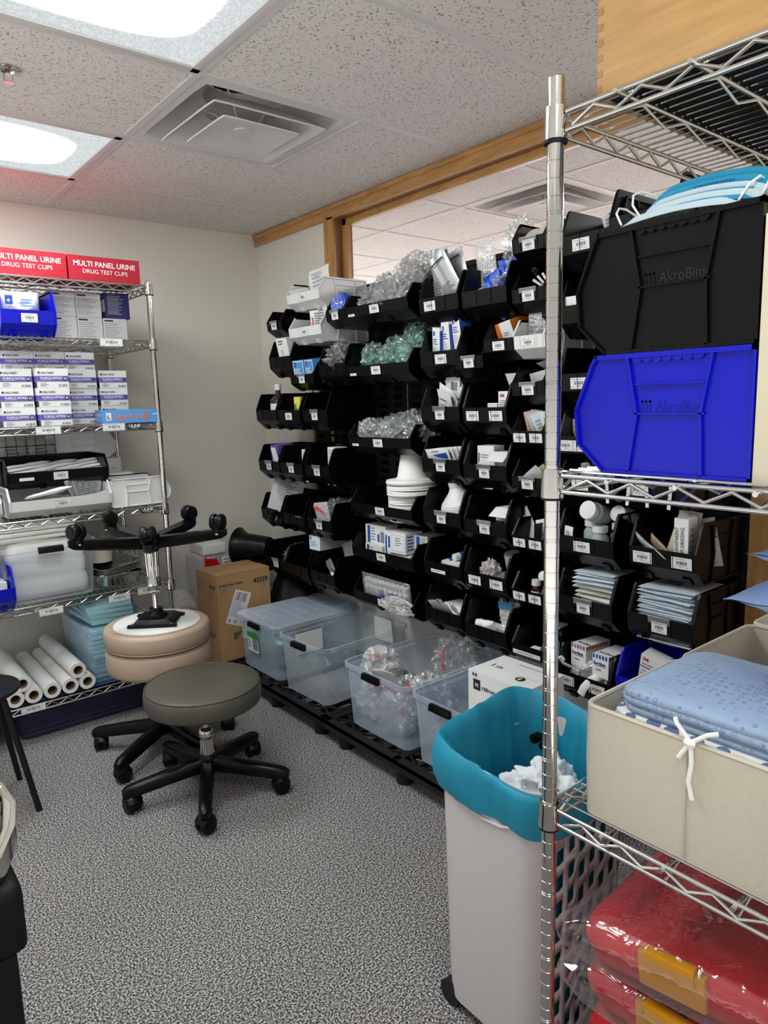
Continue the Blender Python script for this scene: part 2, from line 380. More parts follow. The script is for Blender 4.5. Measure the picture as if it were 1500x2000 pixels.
# neighbouring room behind the glass
struct('floor', MB().box(0.1, 3.6, -6, 1.2, -0.1, 0, 'carpet'))
struct('wall_next_room_far', MB().box(3.6, 3.7, -6, 1.2, 0, H + .2, 'wall2'))
struct('ceiling', ceil_mesh(0.1, 3.6, -6, 1.2, [N0[0] + k * TL for k in range(-1, 6)], [N0[1] + k * TL for k in range(-8, 6)], [(N0[0], N0[1], TL), (N0[0] + TL, N0[1] - 2 * TL, 1.2192), (N0[0] + 3 * TL, N0[1] + 3 * TL, 1.2192)], H))
mb = MB()
for k in range(-7, 6):
    y = N0[1] + k * TL
    if -6 < y < 1.2: mb.box(.1, 3.6, y - .012, y + .012, H - .004, H + .002, 'tee')
for k in (0, 1, 3, 5):
    x = N0[0] + k * TL; mb.box(x - .012, x + .012, -6, 1.2, H - .0045, H + .0025, 'tee')
struct('trim_2', mb)
# oak: ceiling strip, casing, jambs and head of the window
mb = MB(); mb.box(-.018, 0, -.717, -.002, 2.305, H - .004, 'oak'); mb.box(-.026, 0, -.717, -.002, 2.342, H - .004, 'oak')
struct('trim_3', mb, bevel=.003)
mb = MB(); mb.box(-.02, 0, -.787, -.717, .98, 2.315, 'oakv'); mb.box(-.026, 0, -.74, -.717, .98, 2.33, 'oakv'); struct('trim_4', mb, bevel=.003)
mb = MB(); mb.box(-.02, 0, -4.6, -.717, 2.30, H - .004, 'oak'); mb.box(-.027, 0, -4.6, -.717, 2.345, H - .004, 'oak'); struct('trim_5', mb, bevel=.003)
t = thing('window_1', None, None); t['kind'] = 'structure'
mb = MB(); mb.box(0.0, .1, WY0 - .004, WY0, WZ0, WZ1, 'oakdark'); mb.box(0.0, .1, WY1, WY0, WZ1 - .004, WZ1, 'oakdark'); mb.box(0, .1, WY1, WY0, WZ0, WZ0 + .004, 'oakdark')
mb.build('jamb', t)
mb = MB(); mb.box(.035, .062, WY0 - .04, WY0 - .004, WZ0, WZ1, 'oakv'); mb.box(.035, .062, WY1, WY0, WZ1 - .035, WZ1, 'oak'); mb.box(.035, .062, WY1, WY0, WZ0, WZ0 + .03, 'oak'); mb.box(.035, .062, WY1, WY1 + .04, WZ0, WZ1, 'oakv')
mb.build('window_frame', t, bevel=.003)
MB().box(.047, .051, WY1 + .03, WY0 - .03, WZ0 + .02, WZ1 - .02, 'glass').build('pane', t)
# ------------------------------------------------------------ ceiling fittings
def troffer(x0, y0, label, lm='lens'):
    t = thing('ceiling_light', label, 'light', T(x0 + TL, y0 + TL / 2, H), 'ceiling lights'); a, b = TL - .005, TL / 2 - .005
    mb = MB(); 
    for k in ((-a, a, -b, -b + .028), (-a, a, b - .028, b), (-a, -a + .028, -b, b), (a - .028, a, -b, b)): mb.box(*k, -.006, .06, 'tee')
    mb.box(-a, a, -b, b, .06, .065, 'tee'); mb.build('frame', t, bevel=.002)
    MB().add([(-a + .02, -b + .02, 0), (a - .02, -b + .02, 0), (a - .02, b - .02, 0), (-a + .02, b - .02, 0)], [(3, 2, 1, 0)], lm).build('diffuser', t)
troffer(*LIT[0], 'lit ceiling panel farther away, at left edge above the wire shelving')
troffer(*LIT[1], 'largest lit ceiling panel, at the top left of the photo')
troffer(*LIT3, 'unseen ceiling panel added behind the camera to light the foreground', 'lens2')  # added out of view, in place of a fill light over the foreground
troffer(N0[0] + TL, N0[1] - 2 * TL, 'unseen ceiling light added in the next room, nearer the camera', 'lens2')  # hidden fixtures added around the extra area lights next door
troffer(N0[0] + 3 * TL, N0[1] + 3 * TL, 'unseen ceiling light added in the next room, at its far end', 'lens2')
def sq(h, z, n=1): return [(-h, -h, z), (h, -h, z), (h, h, z), (-h, h, z)]
def air_diffuser(x0, y0, z, label, g=None):
    t = thing('air_diffuser', label, 'air vent', T(x0 + TL / 2, y0 + TL / 2, z), g)
    def rr(h, z, k=40, p=6):
        o = []
        for j in range(k):
            a = 2 * PI * j / k; c, s = math.cos(a), math.sin(a); q = (abs(c) ** p + abs(s) ** p) ** (-1 / p); o.append((h * q * c, h * q * s, z))
        return o
    mb = MB(); mb.rings([rr(.295, 0, p=40), rr(.262, -.002, p=30), rr(.255, .01, p=14), rr(.19, .075, p=4), rr(.13, .1, p=2), rr(.12, .16, p=2)], 'tee', False, False); mb.build('outer_pan', t)
    mb = MB(); mb.rings([rr(.128, .13, p=2), rr(.126, .13, p=2)], 'blackmatte', False, False); mb.lathe([(.12, .16), (.001, .161)], 'blackmatte'); mb.build('duct_neck', t)
    mb = MB(); mb.rings([rr(.215, -.02, p=40), rr(.212, -.024, p=40), rr(.150, .022, p=14), rr(.11, .045, p=3), rr(.112, .048, p=3), rr(.152, .026, p=14)], 'tee', False, False, closed=True); mb.build('louver', t)
    mb = MB(); mb.rings([rr(.148, -.03, p=40), rr(.145, -.034, p=40), rr(.07, -.006, p=2), rr(.03, -.008, p=2), rr(.028, -.012, p=2)], 'tee', False, True); mb.build('center_plate', t)
    mb = MB()
    for k in range(4):
        a = PI / 4 + k * PI / 2; c, s = math.cos(a), math.sin(a); mb.tube([(.05 * c, .05 * s, 0), (.09 * c, .09 * s, .05), (.16 * c, .16 * s, .075)], .003, 'tee')
    mb.build('bracket', t)
air_diffuser(*DIF, H, 'square white stepped air diffuser in the ceiling beside the light panel')
air_diffuser(*N0, H, 'square air diffuser in the ceiling of the next room, seen through the glass')
t = thing('fire_sprinkler', 'chrome sprinkler head in the ceiling between the two lit panels', 'sprinkler', T(-1.589, -1.42, H))
MB().lathe([(.034, 0), (.034, -.003), (.02, -.007), (.016, -.002), (.016, .0)], 'chrome', 28, c0=False, c1=False).build('escutcheon', t)
mb = MB().cyl((0, 0, .02), (0, 0, -.016), .007, 'chrome'); mb.tube([(-.011, 0, -.014), (-.012, 0, -.028), (0, 0, -.036), (.012, 0, -.028), (.011, 0, -.014)], .0022, 'chrome'); mb.cyl((0, 0, -.036), (0, 0, -.038), .013, 'chrome')
mb.build('sprinkler_head', t)
# ------------------------------------------------------------ louvered panels on the right wall
def board(y0, y1, label):
    mb = MB(); mb.box(-.016, -.001, y0, y1, .12, 1.94, 'oakv'); tag(mb.build('mounting_board'), label, 'board')
board(-.56, -.532, 'narrow tan wooden edge behind the left bin panel'); board(-3.04, -2.848, 'tan wooden board edge right of the bin panel')
def louver_panel(y0, y1, label):
    t = thing('louvered_panel', label, 'panel', T(-.017, (y0 + y1) / 2, .40), 'louvered steel panels'); h = (y0 - y1) / 2
    mb = MB(); mb.box(-.004, 0, -h, h, 0, 1.55, 'blackmatte'); mb.box(-.014, 0, -h, h, 1.53, 1.55, 'blackmatte'); mb.box(-.014, 0, -h, h, 0, .02, 'blackmatte'); mb.build('backing', t)
    mb = MB(); n = int(2 * h / .1)
    for r in range(38):
        z = .05 + r * .0385
        for k in range(n):
            y = -h + .06 + k * (2 * h - .12) / (n - 1); mb.add([(-.004, y - .027, z), (-.004, y + .027, z), (-.013, y + .027, z + .022), (-.013, y - .027, z + .022), (-.012, y - .027, z + .023), (-.012, y + .027, z + .023)], [(0, 1, 2, 3), (3, 2, 5, 4), (0, 3, 4), (1, 5, 2)], 'black')
    mb.build('louvers', t)['kind'] = 'stuff'
louver_panel(-.56, -1.32, 'black louvered steel panel behind the left group of bins')
louver_panel(-1.325, -2.085, 'middle black louvered steel panel behind the widest bins')
louver_panel(-2.09, -2.85, 'right black louvered steel panel ending at the tan board')
# ------------------------------------------------------------ chrome wire shelving
def wire_rack(label, x0, x1, y0, y1, zs, top, near, pitch=.062, mk=None):
    """posts at (x0|x1, y0|y1); y1 is toward the back; deck wires run along y"""
    t = thing('wire_shelving', label, 'shelving', T(x0, y0, 0)); W, D = x1 - x0, y1 - y0
    for px, py in ((0, 0), (W, 0), (0, D), (W, D)):
        pr = [(.0127, .02)]; z = .03; k = 0; R = .0127
        while z < top - .02:
            pr += [(R, z - .0011), (R - .0008, z - .0005), (R - .0008, z + .0005), (R, z + .0011)]
            if k % 5 == 0: pr += [(R, z + .0029), (R - .0008, z + .0035), (R - .0008, z + .0045), (R, z + .0051)]
            z += .0254; k += 1
        pr += [(R, top - .003), (R - .002, top)]
        MB().lathe(pr, 'chrome', 24, T(px, py, 0)).build('post', t, ang=25)
        MB().cyl((px, py, 0), (px, py, .02), .016, 'blackmatte').build('foot', t)
    for z in zs:
        mb = MB(); q = .019; sg = 10 if near else 6; R = .0036
        def truss(a, b):
            a, b = Vector(a), Vector(b); d = b - a; L_ = d.length; d.normalize(); a1, b1 = a + d * q, b - d * q
            mb.tube([a1, b1], R, 'wire', sg); dz = Vector((0, 0, -.026)); mb.tube([a1 + dz, b1 + dz], R, 'wire', sg)
            n = max(4, int((L_ - .05) / pitch) * 2); pts = [a + d * (.03 + (L_ - .06) * i / n) + Vector((0, 0, -.0045 if i % 2 else -.0215)) for i in range(n + 1)]
            mb.tube(pts, .0028, 'wire', sg)
        truss((0, 0, z), (W, 0, z)); truss((0, D, z), (W, D, z)); truss((0, 0, z), (0, D, z)); truss((W, 0, z), (W, D, z))
        n = int(W / .0245)
        for i in range(1, n):
            x = W * i / n; mb.tube([(x, -.002, z + .0045), (x, D + .002, z + .0045)], .0019, 'wire', 5)
        for k in (1, 2, 3): mb.tube([(-.012, D * k / 4, z - .003), (W + .012, D * k / 4, z - .003)], .0038, 'wire', sg)
        for k in (1, 2, 3): mb.tube([(0, D * k / 4, z - .026)] + [(W * i / 20, D * k / 4, z - (.006 if i % 2 else .024)) for i in range(1, 20)] + [(W, D * k / 4, z - .026)], .0022, 'wire', 5)
        s = mb.build('shelf', t)
        for px, py in ((0, 0), (W, 0), (0, D), (W, D)):
            m2 = MB(); m2.lathe([(.0128, z + .011), (.0168, z + .010), (.0185, z - .036), (.0128, z - .036)], 'chrome', 24, T(px, py, 0)); m2.lathe([(.0128, z - .036), (.0178, z - .036), (.0178, z - .040), (.0128, z - .040)], 'blackmatte', 24, T(px, py, 0))
            m2.build('collar', s)
    return t
LR = wire_rack('chrome wire shelving against the back wall at the left, full of supplies', -2.10, -.905, -.615, -.035, [1.935, 1.698, 1.336, .958, .597, .172], 1.958, False)
RR = wire_rack('chrome wire shelving in the right foreground with its near post in full view', -1.2325, -.045, -3.49, -3.061, [1.823, 1.282, .702, .13], 1.877, True, .065)
RNG = random.Random(11)
def labelcard(mb, X, w, h, num, title='', bg='card'):
    mb.dec(X, [('r', -w / 2, -h / 2, w / 2, h / 2, bg), ('l', -w * .45, h * .22, w * .45, h * .42, 1, 'inkl'), ('b', -w * .26, -h * .12, w * .26, h * .18), ('l', -w * .45, -h * .42, -w * .25, -h * .26, 2, 'inkl'), ('l', w * .2, -h * .42, w * .42, -h * .28, 2, 'inkl')])
    mb.text(str(num), h * .24, 'inkg', X @ Matrix.Translation((0, -h * .34, .0015)), cx=True)
def rack_tag(rack, wx, z, num, w=.1, h=.034):
    mb = MB(); o = rack.matrix_basis.translation; x, y = wx - o.x, -.006
    mb.box(x - w / 2, x + w / 2, y - .0025, y - .001, z - h / 2, z + h / 2, 'holder'); labelcard(mb, FM((x, y - .003, z), (1, 0, 0), (0, 0, 1)), w * .94, h * .9, num); mb.build('shelf_label', rack)
for wx, z, n in ((-1.09, 1.687, 1501), (-1.377, 1.325, 1562), (-1.11, 1.327, 1563), (-1.437, .567, 1590), (-1.15, .568, 1591), (-1.018, .578, 1592), (-1.545, .163, 1601)): rack_tag(LR, wx, z, n)
for z, x in ((1.326, -1.02), (.948, -.992)):
    mb = MB(); o = LR.matrix_basis.translation; mb.box(x - o.x - .028, x - o.x + .028, -.010, -.006, z - .011, z + .011, 'black'); mb.text('ULINE', .019, 'paper', FM((x - o.x, -.0106, z - .004), (1, 0, 0), (0, 0, 1)), .03, True); mb.text('wire shelving', .006, 'paper', FM((x - o.x, -.0106, z - .0095), (1, 0, 0), (0, 0, 1)), 0, True); mb.build('nameplate', LR)
MB().box(.02, 1.17, .01, .56, .1795, .1815, 'liner').build('shelf_liner', LR)
# ------------------------------------------------------------ floor racks, totes
def floor_rack(y0, y1, label):
    t = thing('dunnage_rack', label, 'floor rack', T(-.32, (y0 + y1) / 2, 0), 'black plastic floor racks'); hx, hy = .30, (y0 - y1) / 2 - .002
    mb = MB(); z0, z1 = .083, .107
    for a in ((-hx, -hx + .03, -hy, hy), (hx - .03, hx, -hy, hy), (-hx, hx, -hy, -hy + .03), (-hx, hx, hy - .03, hy), (-hx, hx, -.015, .015)): mb.box(*a, z0, z1, 'charcoal')
    for k in range(1, 10): y = -hy + 2 * hy * k / 10; mb.box(-hx + .03, hx - .03, y - .005, y + .005, z0, z1 - .003, 'charcoal')
    for k in range(1, 6): x = -hx + 2 * hx * k / 6; mb.box(x - .005, x + .005, -hy, hy, z0, z1 - .003, 'charcoal')
    for k in range(5):
        y = -hy + hy * 2 * (k + .5) / 5; mb.tube([(-hx + .03, y - .08, z1 - .006), (-hx + .12, y + .08, z1 - .006)], .006, 'charcoal', 4); mb.tube([(-hx + .03, y + .08, z1 - .006), (-hx + .12, y - .08, z1 - .006)], .006, 'charcoal', 4)
    mb.box(-hx, -hx + .02, -hy, hy, .062, z1 - .004, 'charcoal'); mb.build('grid_top', t, bevel=.002)
    for x in (-hx + .05, hx - .05):
        for y in (-hy + .09, 0, hy - .09): MB().lathe([(.034, 0), (.042, .05), (.05, .083)], 'charcoal', 16, T(x, y, 0)).build('leg', t)
floor_rack(-.52, -1.435, 'black plastic floor rack under the lidded green-filled tote'); floor_rack(-1.435, -2.35, 'black plastic floor rack under the tote of red trimmed bags')
def rrect(hx, hy, r, z, n=5, cx=0, cy=0):
    o = []
    for a0, sx, sy in ((0, 1, 1), (90, -1, 1), (180, -1, -1), (270, 1, -1)):
        for k in range(n + 1): a = math.radians(a0 + 90 * k / n); o.append((cx + sx * (hx - r) + r * math.cos(a), cy + sy * (hy - r) + r * math.sin(a), z))
    return o
def tote(name, label, X, w, d, h, m='tote', group=None, lid=False, latch='black', ribs=False):
    """open tapered plastic box: local x = width (short side), y = depth; front is +y"""
    t = thing(name, label, 'storage tote', X, group); a, b = w / 2, d / 2; tp = .02
    mb = MB(); mb.rings([rrect(a - tp, b - tp, .03, 0), rrect(a - tp * .9, b - tp * .9, .03, .004), rrect(a - .006, b - .006, .035, h - .025), rrect(a, b, .038, h - .02), rrect(a + .004, b + .004, .04, h - .018), rrect(a + .004, b + .004, .04, h), rrect(a - .003, b - .003, .036, h)], m, True, False)
    if ribs:
        for k in range(5):
            y = -b + tp + (2 * b - 2 * tp) * (k + .5) / 5; mb.tube([(-a + tp, y - .06, .003), (a - tp, y + .06, .003)], .0012, m, 4); mb.tube([(-a + tp, y + .06, .003), (a - tp, y - .06, .003)], .0012, m, 4)
    mb.build('tub', t)
    for s in (1, -1):
        mb = MB(); mb.prism([(s * (b - .004), h - .004), (s * (b + .016), h - .008), (s * (b + .02), h - .03), (s * (b + .004), h - .034)], -.05, .05, 'x', latch if s > 0 else 'holder'); mb.build('latch', t, bevel=.002)
    if lid:
        mb = MB(); mb.rings([rrect(a + .008, b + .008, .04, h - .004), rrect(a + .008, b + .008, .04, h + .006), rrect(a - .01, b - .01, .035, h + .008), rrect(a - .02, b - .02, .03, h + .004)], m, False, True)
        for k in range(6): x = -a + .05 + k * (2 * a - .1) / 5; mb.tube([(x, -b + .03, h + .007), (x, b - .03, h + .007)], .0015, m, 4)
        for k in range(7): y = -b + .05 + k * (2 * b - .1) / 6; mb.tube([(-a + .03, y, h + .007), (a - .03, y, h + .007)], .0015, m, 4)
        mb.build('lid', t)
    return t
WR = 90
def facing_room(x_front, y, z, d): return T(x_front + d / 2, y, z, rz=90)
TT = [('clear_tote', 'lidded clear tote packed with green tinted tubing bags, in the corner', -.80, .385, True, False, .0),
      ('clear_tote', 'empty open clear tote with a white card inside, beside the lidded tote', -1.19, .355, False, True, 2),
      ('clear_tote', 'clear tote heaped with bags that have red trim', -1.715, .39, False, False, 0),
      ('clear_tote', 'clear tote half hidden behind the turquoise laundry bag', -2.10, .33, False, True, 0)]
for nm, lb, y, w_, lid, rb, rz in TT: tote(nm, lb, facing_room(-.575, y, .108, .5) @ T(rz=rz), w_, .5, .262, 'tote' if w_ != .355 else 'totecl', 'clear totes on the floor racks', lid, ribs=rb)
# ------------------------------------------------------------ rolling stools
def caster(mb, X, wh, m='black'):
    for s in (-1, 1):
        mw = MB(); wh.append(mw)
        mw.lathe([(.006, s * .004), (.022, s * .004), (.025, s * .007), (.025, s * .016), (.021, s * .0215), (.008, s * .022), (.001, s * .022)][::s], m, 20, X @ T(0, 0, .025, ry=90))
        mw.lathe([(.013, s * .0215), (.013, s * .0235), (.001, s * .0235)][::s], m, 14, X @ T(0, 0, .025, ry=90))
    mb.cyl((-.004, 0, .025), (.004, 0, .025), .02, m, 14, X=X); mb.cyl((0, .012, .03), (0, .012, .066), .008, 'chrome', 10, X=X)
    rs = []
    for k in range(7):
        a = math.radians(10 + 150 * k / 6); rs.append([(x, .027 * math.cos(a) * q, .027 + .027 * math.sin(a) * q) for x, q in ((-.022, .8), (-.012, 1.03), (.012, 1.03), (.022, .8))] + [(.018, .02 * math.cos(a), .025 + .02 * math.sin(a)), (-.018, .02 * math.cos(a), .025 + .02 * math.sin(a))])
    mb.rings(rs, m, X=X)
    mb.cyl((0, .008, .045), (0, .008, .062), .014, m, 12, X=X)
def stool_base(t, phase, R=.285, m='black', cw=(40, 100, 170, 240, 300), inv=False):
    mb = MB(); mb.lathe([(.018, .072), (.036, .074), (.04, .1), (.034, .135), (.026, .145), (.02, .145)], m, 20)
    mb.build('hub', t)
    for k in range(5):
        a = phase + 72 * k; X = T(rz=a); mb = MB(); rs = []
        for f in (0, .2, .5, .8, .94, 1.0):
            x = .02 + f * (R - .0); w_ = .024 - .003 * f; top = .132 - .028 * f - .010 * f * f; h_ = .048 - .010 * f
            if f > .96: w_ *= .55; top -= .008; h_ *= .6
            if f == .94: w_ *= .9
            rs.append([(x, -w_, top - h_), (x, w_, top - h_), (x, w_ * 1.02, top - h_ * .25), (x, w_ * .62, top), (x, -w_ * .62, top), (x, -w_ * 1.02, top - h_ * .25)])
        mb.rings(rs, m, X=X); mb.build('leg', t, ang=50)
        mb = MB(); wh = []; caster(mb, X @ T(R - .012, 0, 0, rz=cw[k]) @ Matrix.Scale(1.22, 4), wh); cs = mb.build('caster', t)
        for q in wh: q.build('wheel', cs)
def cushion(t, z, R, th, m, name='seat'):
    mb = MB(); mb.lathe([(.001, z), (R * .9, z), (R * .975, z + th * .06), (R * .995, z + th * .2), (R, z + th * .5), (R * .99, z + th * .8), (R * .965, z + th * .93), (R * .93, z + th * .985), (R * .6, z + th * 1.01), (.001, z + th * 1.02)], m, 64)
    mb.tube([(R * .968 * math.cos(a * PI / 32), R * .968 * math.sin(a * PI / 32), z + th * .945) for a in range(64)], .0022, m, 6, True); return mb.build(name, t, ang=60)
def piston(t, z0, z1, m='chrome'):
    mb = MB(); mb.lathe([(.024, z0), (.021, z0 + .03), (.019, z1 - .04), (.021, z1 - .034), (.027, z1 - .03), (.028, z1 - .014), (.022, z1 - .003), (.012, z1 + .002), (.012, z1 + .1)], m, 28)
    for k in range(10):
        a = 2 * PI * k / 10; c, s = math.cos(a), math.sin(a); mb.tube([(.024 * c, .024 * s, z0 + .004), (.0195 * c, .0195 * s, z1 - .045)], .003, m, 6)
    mb.build('gas_column', t)
t = thing('rolling_stool', 'rolling stool with olive grey padded seat, in front of the stacked tan stools', 'stool', T(-1.148, -1.45, 0))
stool_base(t, 26, cw=(150, 60, 200, 40, 120)); piston(t, .12, .245); cushion(t, .342, .209, .078, 'olive')
t = thing('rolling_stool', 'tan rolling stool standing on its casters under an upturned tan stool', 'stool', T(-1.14, -1.03, 0))
stool_base(t, 68, cw=(20, 200, 60, 100, 150)); piston(t, .13, .265); cushion(t, .364, .207, .103, 'tan')
t = thing('rolling_stool', 'upturned tan stool with its five casters in the air, resting on another stool', 'stool', T(-1.142, -1.035, .985, 180, 0, 0))
stool_base(t, 40, .285, cw=(10, 80, 150, 200, 300))
mb = MB(); mb.lathe([(.024, .13), (.022, .2), (.021, .25), (.027, .262), (.028, .30), (.022, .31)], 'chrome', 28)
for k in range(10):
    a = 2 * PI * k / 10; c, s = math.cos(a), math.sin(a); mb.tube([(.025 * c, .025 * s, .135), (.022 * c, .022 * s, .245)], .003, 'chrome', 6)
mb.build('gas_column', t)
pr = []; z = .305
while z < .38: pr += [(.0115, z), (.0098, z + .0025)]; z += .005
MB().lathe(pr, 'steel', 20).build('threaded_rod', t)
mb = MB(); mb.lathe([(.026, .375), (.026, .39), (.042, .398), (.045, .41)], 'black', 20); mb.rings([[(x * .062, y * .062, .408) for x, y in ((-1, -1), (1, -1), (1, 1), (-1, 1))], [(x * .085, y * .085, .43) for x, y in ((-1, -1), (1, -1), (1, 1), (-1, 1))]], 'black')
for x in (-.075, .075):
    for y in (-.075, .075): mb.cyl((x, y, .434), (x, y, .418), .006, 'chrome', 8)
for s in (-1, 1): mb.box(-.095, .095, s * .075 - .012, s * .075 + .012, .424, .434, 'black')
mb.build('seat_plate', t, X=T(rz=35), bevel=.0015)
mb = MB().lathe([(.001, .436), (.168, .436), (.172, .439), (.001, .440)][::1], 'plywhite', 64); mb.dec(FM((.07, .02, .4355), (-.77, .64, 0), (-.64, -.77, 0)), [('r', -.03, -.05, .02, .0, 'paper'), ('l', -.027, -.045, .015, -.005, 6, 'inkl')]); mb.build('seat_board', t)
cushion(t, .438, .207, .0765, 'tan')
MB().lathe([(.178, .4365), (.172, .4335), (.168, .4365)], 'tan', 64, c0=False, c1=False).build('fabric_edge', t)
# black stool with perforated seat at the left edge
t = thing('backless_stool', 'small black metal stool with slotted round seat at the left edge', 'stool', T(-1.82, -1.03, 0))
mb = MB(); mb.lathe([(.001, .432), (.15, .432), (.158, .436), (.160, .442), (.157, .447), (.001, .449)], 'blackin', 48)
for k in range(3): mb.box(.02 + .0 * k, .075, -.03 + k * .022, -.022 + k * .022, .4492, .4496, 'cardg', X=T(rz=20))
mb.build('seat', t)
for a in (-43, 44, 130, 215):
    c, s = math.cos(math.radians(a)), math.sin(math.radians(a)); MB().tube([(0.06 * c, .06 * s, .427), (.108 * c, .108 * s, .426), (.122 * c, .122 * s, .41), (.128 * c, .128 * s, .38), (.207 * c, .207 * s, .0)], .0105, 'blackin', 12).build('leg', t)
# chrome armrest of a piece of furniture at the bottom left corner
t = thing('exam_chair', 'chrome rail and black side of a chair cut off at the lower left corner', 'chair', T(-2.062, -2.475, 0))
mb = MB(); pts = [(.112, .14, .70), (.108, .06, .70), (.09, -.02, .70), (.055, -.10, .70), (.0, -.17, .70), (-.10, -.2, .70), (-.2, -.2, .7), (-.2, .14, .7)]
rs = []
for i, p in enumerate(pts):
    a = Vector(pts[(i + 1) % len(pts)]) - Vector(pts[i - 1]); n = Vector((a.y, -a.x, 0)).normalized(); v = Vector(p); rs.append([v + n * o + Vector((0, 0, z)) for o, z in ((-.012, -.03), (.006, -.032), (.012, -.02), (.012, .0), (.004, .008), (-.012, .008))])
mb.rings(rs, 'chrome', closed=True); mb.build('chrome_rail', t, ang=50)
MB().rbox(-.2, .085, -.14, .12, .55, .668, 'blackmatte', .02).build('seat', t)
mb = MB(); mb.box(-.17, .068, -.13, .1, .0, .55, 'blackmatte'); mb.build('pedestal', t, bevel=.01)
# ------------------------------------------------------------ carton 42529
t = thing('cardboard_box', 'tall brown carton marked 42529 standing in the corner', 'box', T(-.4925, -.43, 0))
mb = MB(); w2, d2, hh = .151, .12, .56; mb.box(-w2, w2, -d2, d2, 0, hh, 'carton')
F = FM((-w2, -d2, 0), (1, 0, 0), (0, 0, 1)); Lf = FM((-w2, d2, 0), (0, -1, 0), (0, 0, 1)); Tp = FM((-w2, -d2, hh), (1, 0, 0), (0, 1, 0))
mb.dec(F, [('t', .205, .49, .034, '42529', 'ink', .03), ('l', .25, .465, .29, .485, 2, 'inkg'), ('t', .01, .5, .015, 'EXAM TABLE PAPER', 'ink', .02), ('l', .012, .465, .07, .495, 4, 'inkg'),
    ('t', .075, .225, .055, 'graham', 'ink'), ('l', .05, .09, .16, .11, 2, 'inkg'), ('t', .05, .10, .018, 'LOT 07115 P19', 'inkg'),
    ('p', [(.215, .27), (.225, .30), (.24, .315), (.238, .29), (.222, .272)], 'ink'), ('p', [(.21, .27), (.195, .275), (.19, .29), (.205, .285)], 'ink'), ('r', .205, .04, .245, .08, 'ink'), ('r', .209, .044, .241, .076, 'carton')])
mb.dec(Lf, [('t', .15, .485, .026, '42529', 'ink', .03), ('l', .02, .46, .12, .53, 6, 'inkg'), ('t', .035, .26, .036, 'graham', 'ink'), ('t', .08, .225, .036, 'medical', 'ink'), ('l', .15, .44, .23, .475, 3, 'inkg')])
mb.dec(Tp, [('r', .12, .03, .27, .07, 'ink'), ('r', .124, .034, .266, .066, 'carton'), ('b', .13, .038, .26, .062), ('r', 0, .118, .302, .122, 'core')])
Sx = F @ T(.112, .375, .0012, rz=-22); mb.dec(Sx, [('r', -.048, -.09, .048, .09, 'card'), ('b', -.035, .035, .03, .08), ('l', -.04, -.05, .035, .03, 9, 'inkl'), ('t', -.035, -.08, .02, '8', 'ink', .03), ('t', -.008, -.08, .02, '70', 'ink', .02)])
mb.build('carton', t)
MB().box(-w2, w2, -d2 - .001, -d2 * .05, hh, hh + .003, 'carton').build('flap', t)
# sharps containers, dark bag and pitcher by the corner
def sharps(x, y, z, s, label, rz=0):
    t = thing('sharps_container', label, 'container', T(x, y, z, rz=rz)); mb = MB(); mb.rings([rrect(.07 * s, .05 * s, .02, 0), rrect(.08 * s, .06 * s, .02, .13 * s), rrect(.08 * s, .06 * s, .02, .16 * s)], 'redp'); mb.build('tub', t)
    mb = MB(); mb.rings([rrect(.084 * s, .064 * s, .02, .16 * s), rrect(.084 * s, .064 * s, .02, .18 * s), rrect(.06 * s, .045 * s, .02, .24 * s), rrect(.03 * s, .03 * s, .01, .27 * s)], 'filmw'); mb.build('lid', t, ang=50)
sharps(-.70, -.2, 0.16, 1.0, 'red sharps container with white lid behind the left shelf post', 0)
MB().box(-.78, -.62, -.27, -.13, 0, .159, 'cardg').build('box', label='grey carton under the small sharps container', cat='box')
t = thing('sharps_container', 'tall translucent container with red label behind the brown carton', 'container', T(-.45, -.14, 0))
MB().rbox(-.13, .13, -.08, .1, 0, .60, 'filmw', .02).build('tub', t)
mb = MB(); mb.rbox(-.11, .03, -.09, .08, .60, .66, 'white', .012); mb.build('lid', t)
mb = MB(); mb.dec(FM((-.10, -.082, .53), (1, 0, 0), (0, 0, 1)), [('p', [(0, .0), (.09, 0), (.07, .045), (.02, .05), (.0, .06)], 'redp'), ('r', .1, -.02, .2, .05, 'card'), ('l', .11, -.01, .19, .04, 3, 'inkg')]); mb.build('warning_label', t)
def blob(label, cat, name, X, sx, sy, sz, m, seed, amp=.25, f=3, sub=4, group=None):
    bm = bmesh.new(); bmesh.ops.create_icosphere(bm, subdivisions=sub, radius=1)
    for v in bm.verts:
        n = noise.turbulence(v.co * f + Vector((seed, seed * 2, 0)), 3, False) * amp; c = v.co * (1 + n)
        v.co = Vector((c.x * sx, c.y * sy, max(-.8, c.z) * sz))
    mb = MB(); bm.verts.index_update(); mb.add([v.co.copy() for v in bm.verts], [[v.index for v in f.verts] for f in bm.faces], m); bm.free()
    return mb.build(name, X=X, ang=180, label=label, cat=cat, group=group)
blob('dark garment bag slumped on the floor behind the brown carton', 'bag', 'garment_bag', T(-.16, -.47, .22), .15, .17, .27, 'blackmatte', 3, .12, 2)
# black tub lying sideways at the left end of the lowest bins
t = thing('waste_bin', 'round black tub on its side with a white round sticker, left of the lowest bins', 'bin', T(-.27, -.34, .62) @ T(rz=-60, ry=-88) )
mb = MB(); mb.lathe([(.001, -.06), (.062, -.06), (.066, -.05), (.075, .09), (.1, .135), (.105, .14), (.098, .142), (.07, .092), (.06, .0), (.001, -.04)], 'black', 36); mb.build('tub', t)
MB().box(-.29, -.02, -.41, -.25, .50, .545, 'blackmatte').build('bracket', label='black wall bracket holding the round black tub', cat='bracket')
